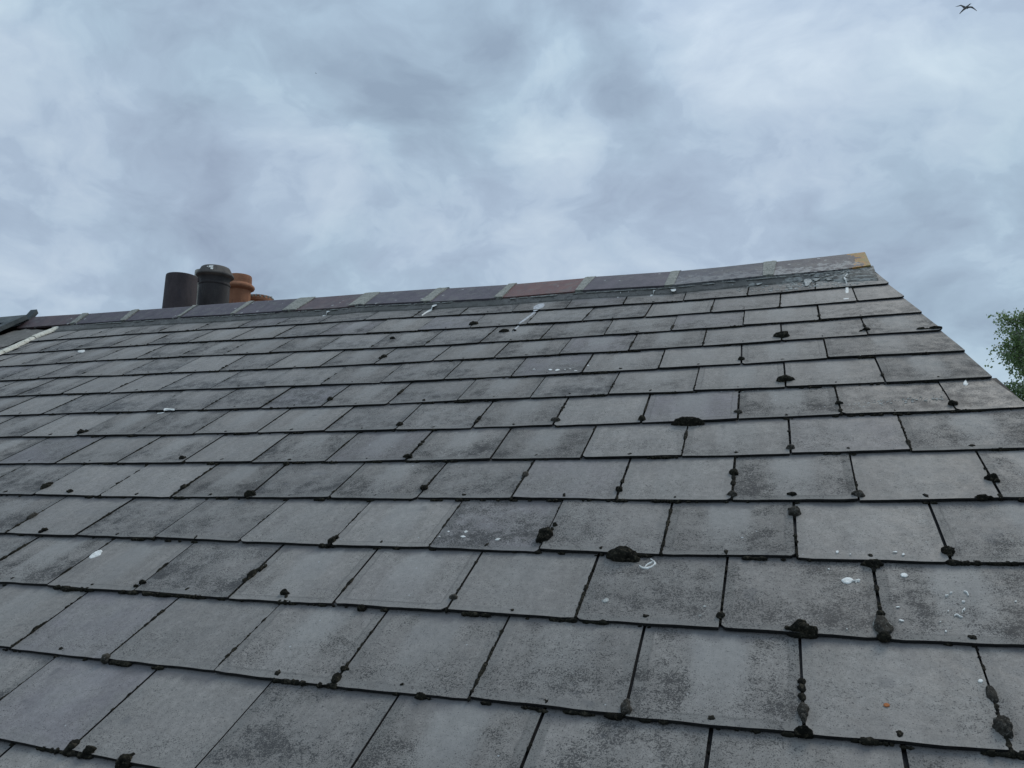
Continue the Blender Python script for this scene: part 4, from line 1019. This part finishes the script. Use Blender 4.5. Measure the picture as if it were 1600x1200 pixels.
# ------------------------------------------------------------------ gull and a far bird
def gull(name, c, X_, Y_, Z_, span, label, pts):
    """one closed body: lofted trunk and blade wings, fused by a voxel remesh. pts are in span units, x right, y up, z away"""
    q = MB()
    P = lambda v: c + (X_*v[0] + Y_*v[1] + Z_*v[2])*span
    def loft(path, n=10):
        ps = [P(p[:3]) for p in path]; vs = []; fs = []
        for i, p in enumerate(ps):
            d_ = (ps[min(i+1, len(ps)-1)] - ps[max(i-1, 0)]).normalized()
            u = d_.cross(Z_).normalized(); v = d_.cross(u).normalized()
            for j in range(n):
                a = 2*math.pi*j/n; vs.append(p + u*math.cos(a)*path[i][3]*span + v*math.sin(a)*path[i][4]*span)
        for i in range(len(ps)-1):
            for j in range(n): fs.append((i*n+j, i*n+(j+1) % n, (i+1)*n+(j+1) % n, (i+1)*n+j))
        fs += [tuple(range(n))[::-1], tuple(range((len(ps)-1)*n, len(ps)*n))]
        q.add(vs, fs)
    for p in pts: loft(p)
    m_, t = mat(name+'_plumage'); z = t.noise(t.obj, 6, 4)
    t.put(t.b.inputs['Base Color'], t.mix(t.rng(z, .4, .6), (.09,.095,.105), (.20,.19,.18))); t.b.inputs['Roughness'].default_value = .8
    o = q.build(name, m_, origin=c, smooth=True)
    md = o.modifiers.new('fuse', 'REMESH'); md.mode = 'VOXEL'; md.voxel_size = span*.006; md.use_smooth_shade = True
    tag(o, label, 'bird'); return o
gx, gy, gz = ax, -cam2world(Vector((0,1,0))), cam2world(Vector((0,0,1)))
# wings and body measured on the bird: wing tips at +-0.5 of the span
wl = [(-.03,.00,0,.075,.022), (-.10,.055,.02,.062,.018), (-.17,.115,.04,.042,.014), (-.235,.150,.05,.034,.010), (-.33,.125,.06,.024,.008), (-.42,.105,.07,.014,.006), (-.50,.095,.07,.004,.004)]
wr = [(.02,-.015,0,.060,.022), (.10,.015,-.02,.046,.018), (.18,.025,-.03,.046,.014), (.26,.012,-.04,.050,.011), (.34,-.045,-.05,.036,.009), (.42,-.115,-.06,.026,.007), (.50,-.185,-.06,.012,.005)]
bd_ = [(-.265,-.245,.10,.020,.010), (-.20,-.17,.08,.026,.016), (-.12,-.085,.05,.040,.034), (-.04,-.01,.01,.062,.055), (.03,.045,-.02,.052,.050), (.085,.095,-.05,.030,.030), (.125,.130,-.07,.030,.029), (.155,.150,-.085,.022,.020), (.185,.162,-.10,.008,.008), (.215,.160,-.115,.003,.003)]
gull('gull', at(1509.5, 12.3, 49), gx, gy, gz, 1.28, 'dark gull gliding with bent wings in the top right corner of the sky', [wl, wr, bd_])
sm_ = lambda pth, k: [(a*k, b*k, c_*k, d_, e_) for a, b, c_, d_, e_ in pth]
gull('small_bird', at(493.5, 114.3, 240), (gx-gy*.6).normalized(), (gy+gx*.6).normalized(), gz, .62, 'tiny dark speck of a far-off bird high in the left part of the sky',
     [[(a, b, c_, d_*1.6, e_*2) for a, b, c_, d_, e_ in wl], [(a, b, c_, d_*1.6, e_*2) for a, b, c_, d_, e_ in wr], [(a, b, c_, d_*1.5, e_*1.6) for a, b, c_, d_, e_ in bd_]])
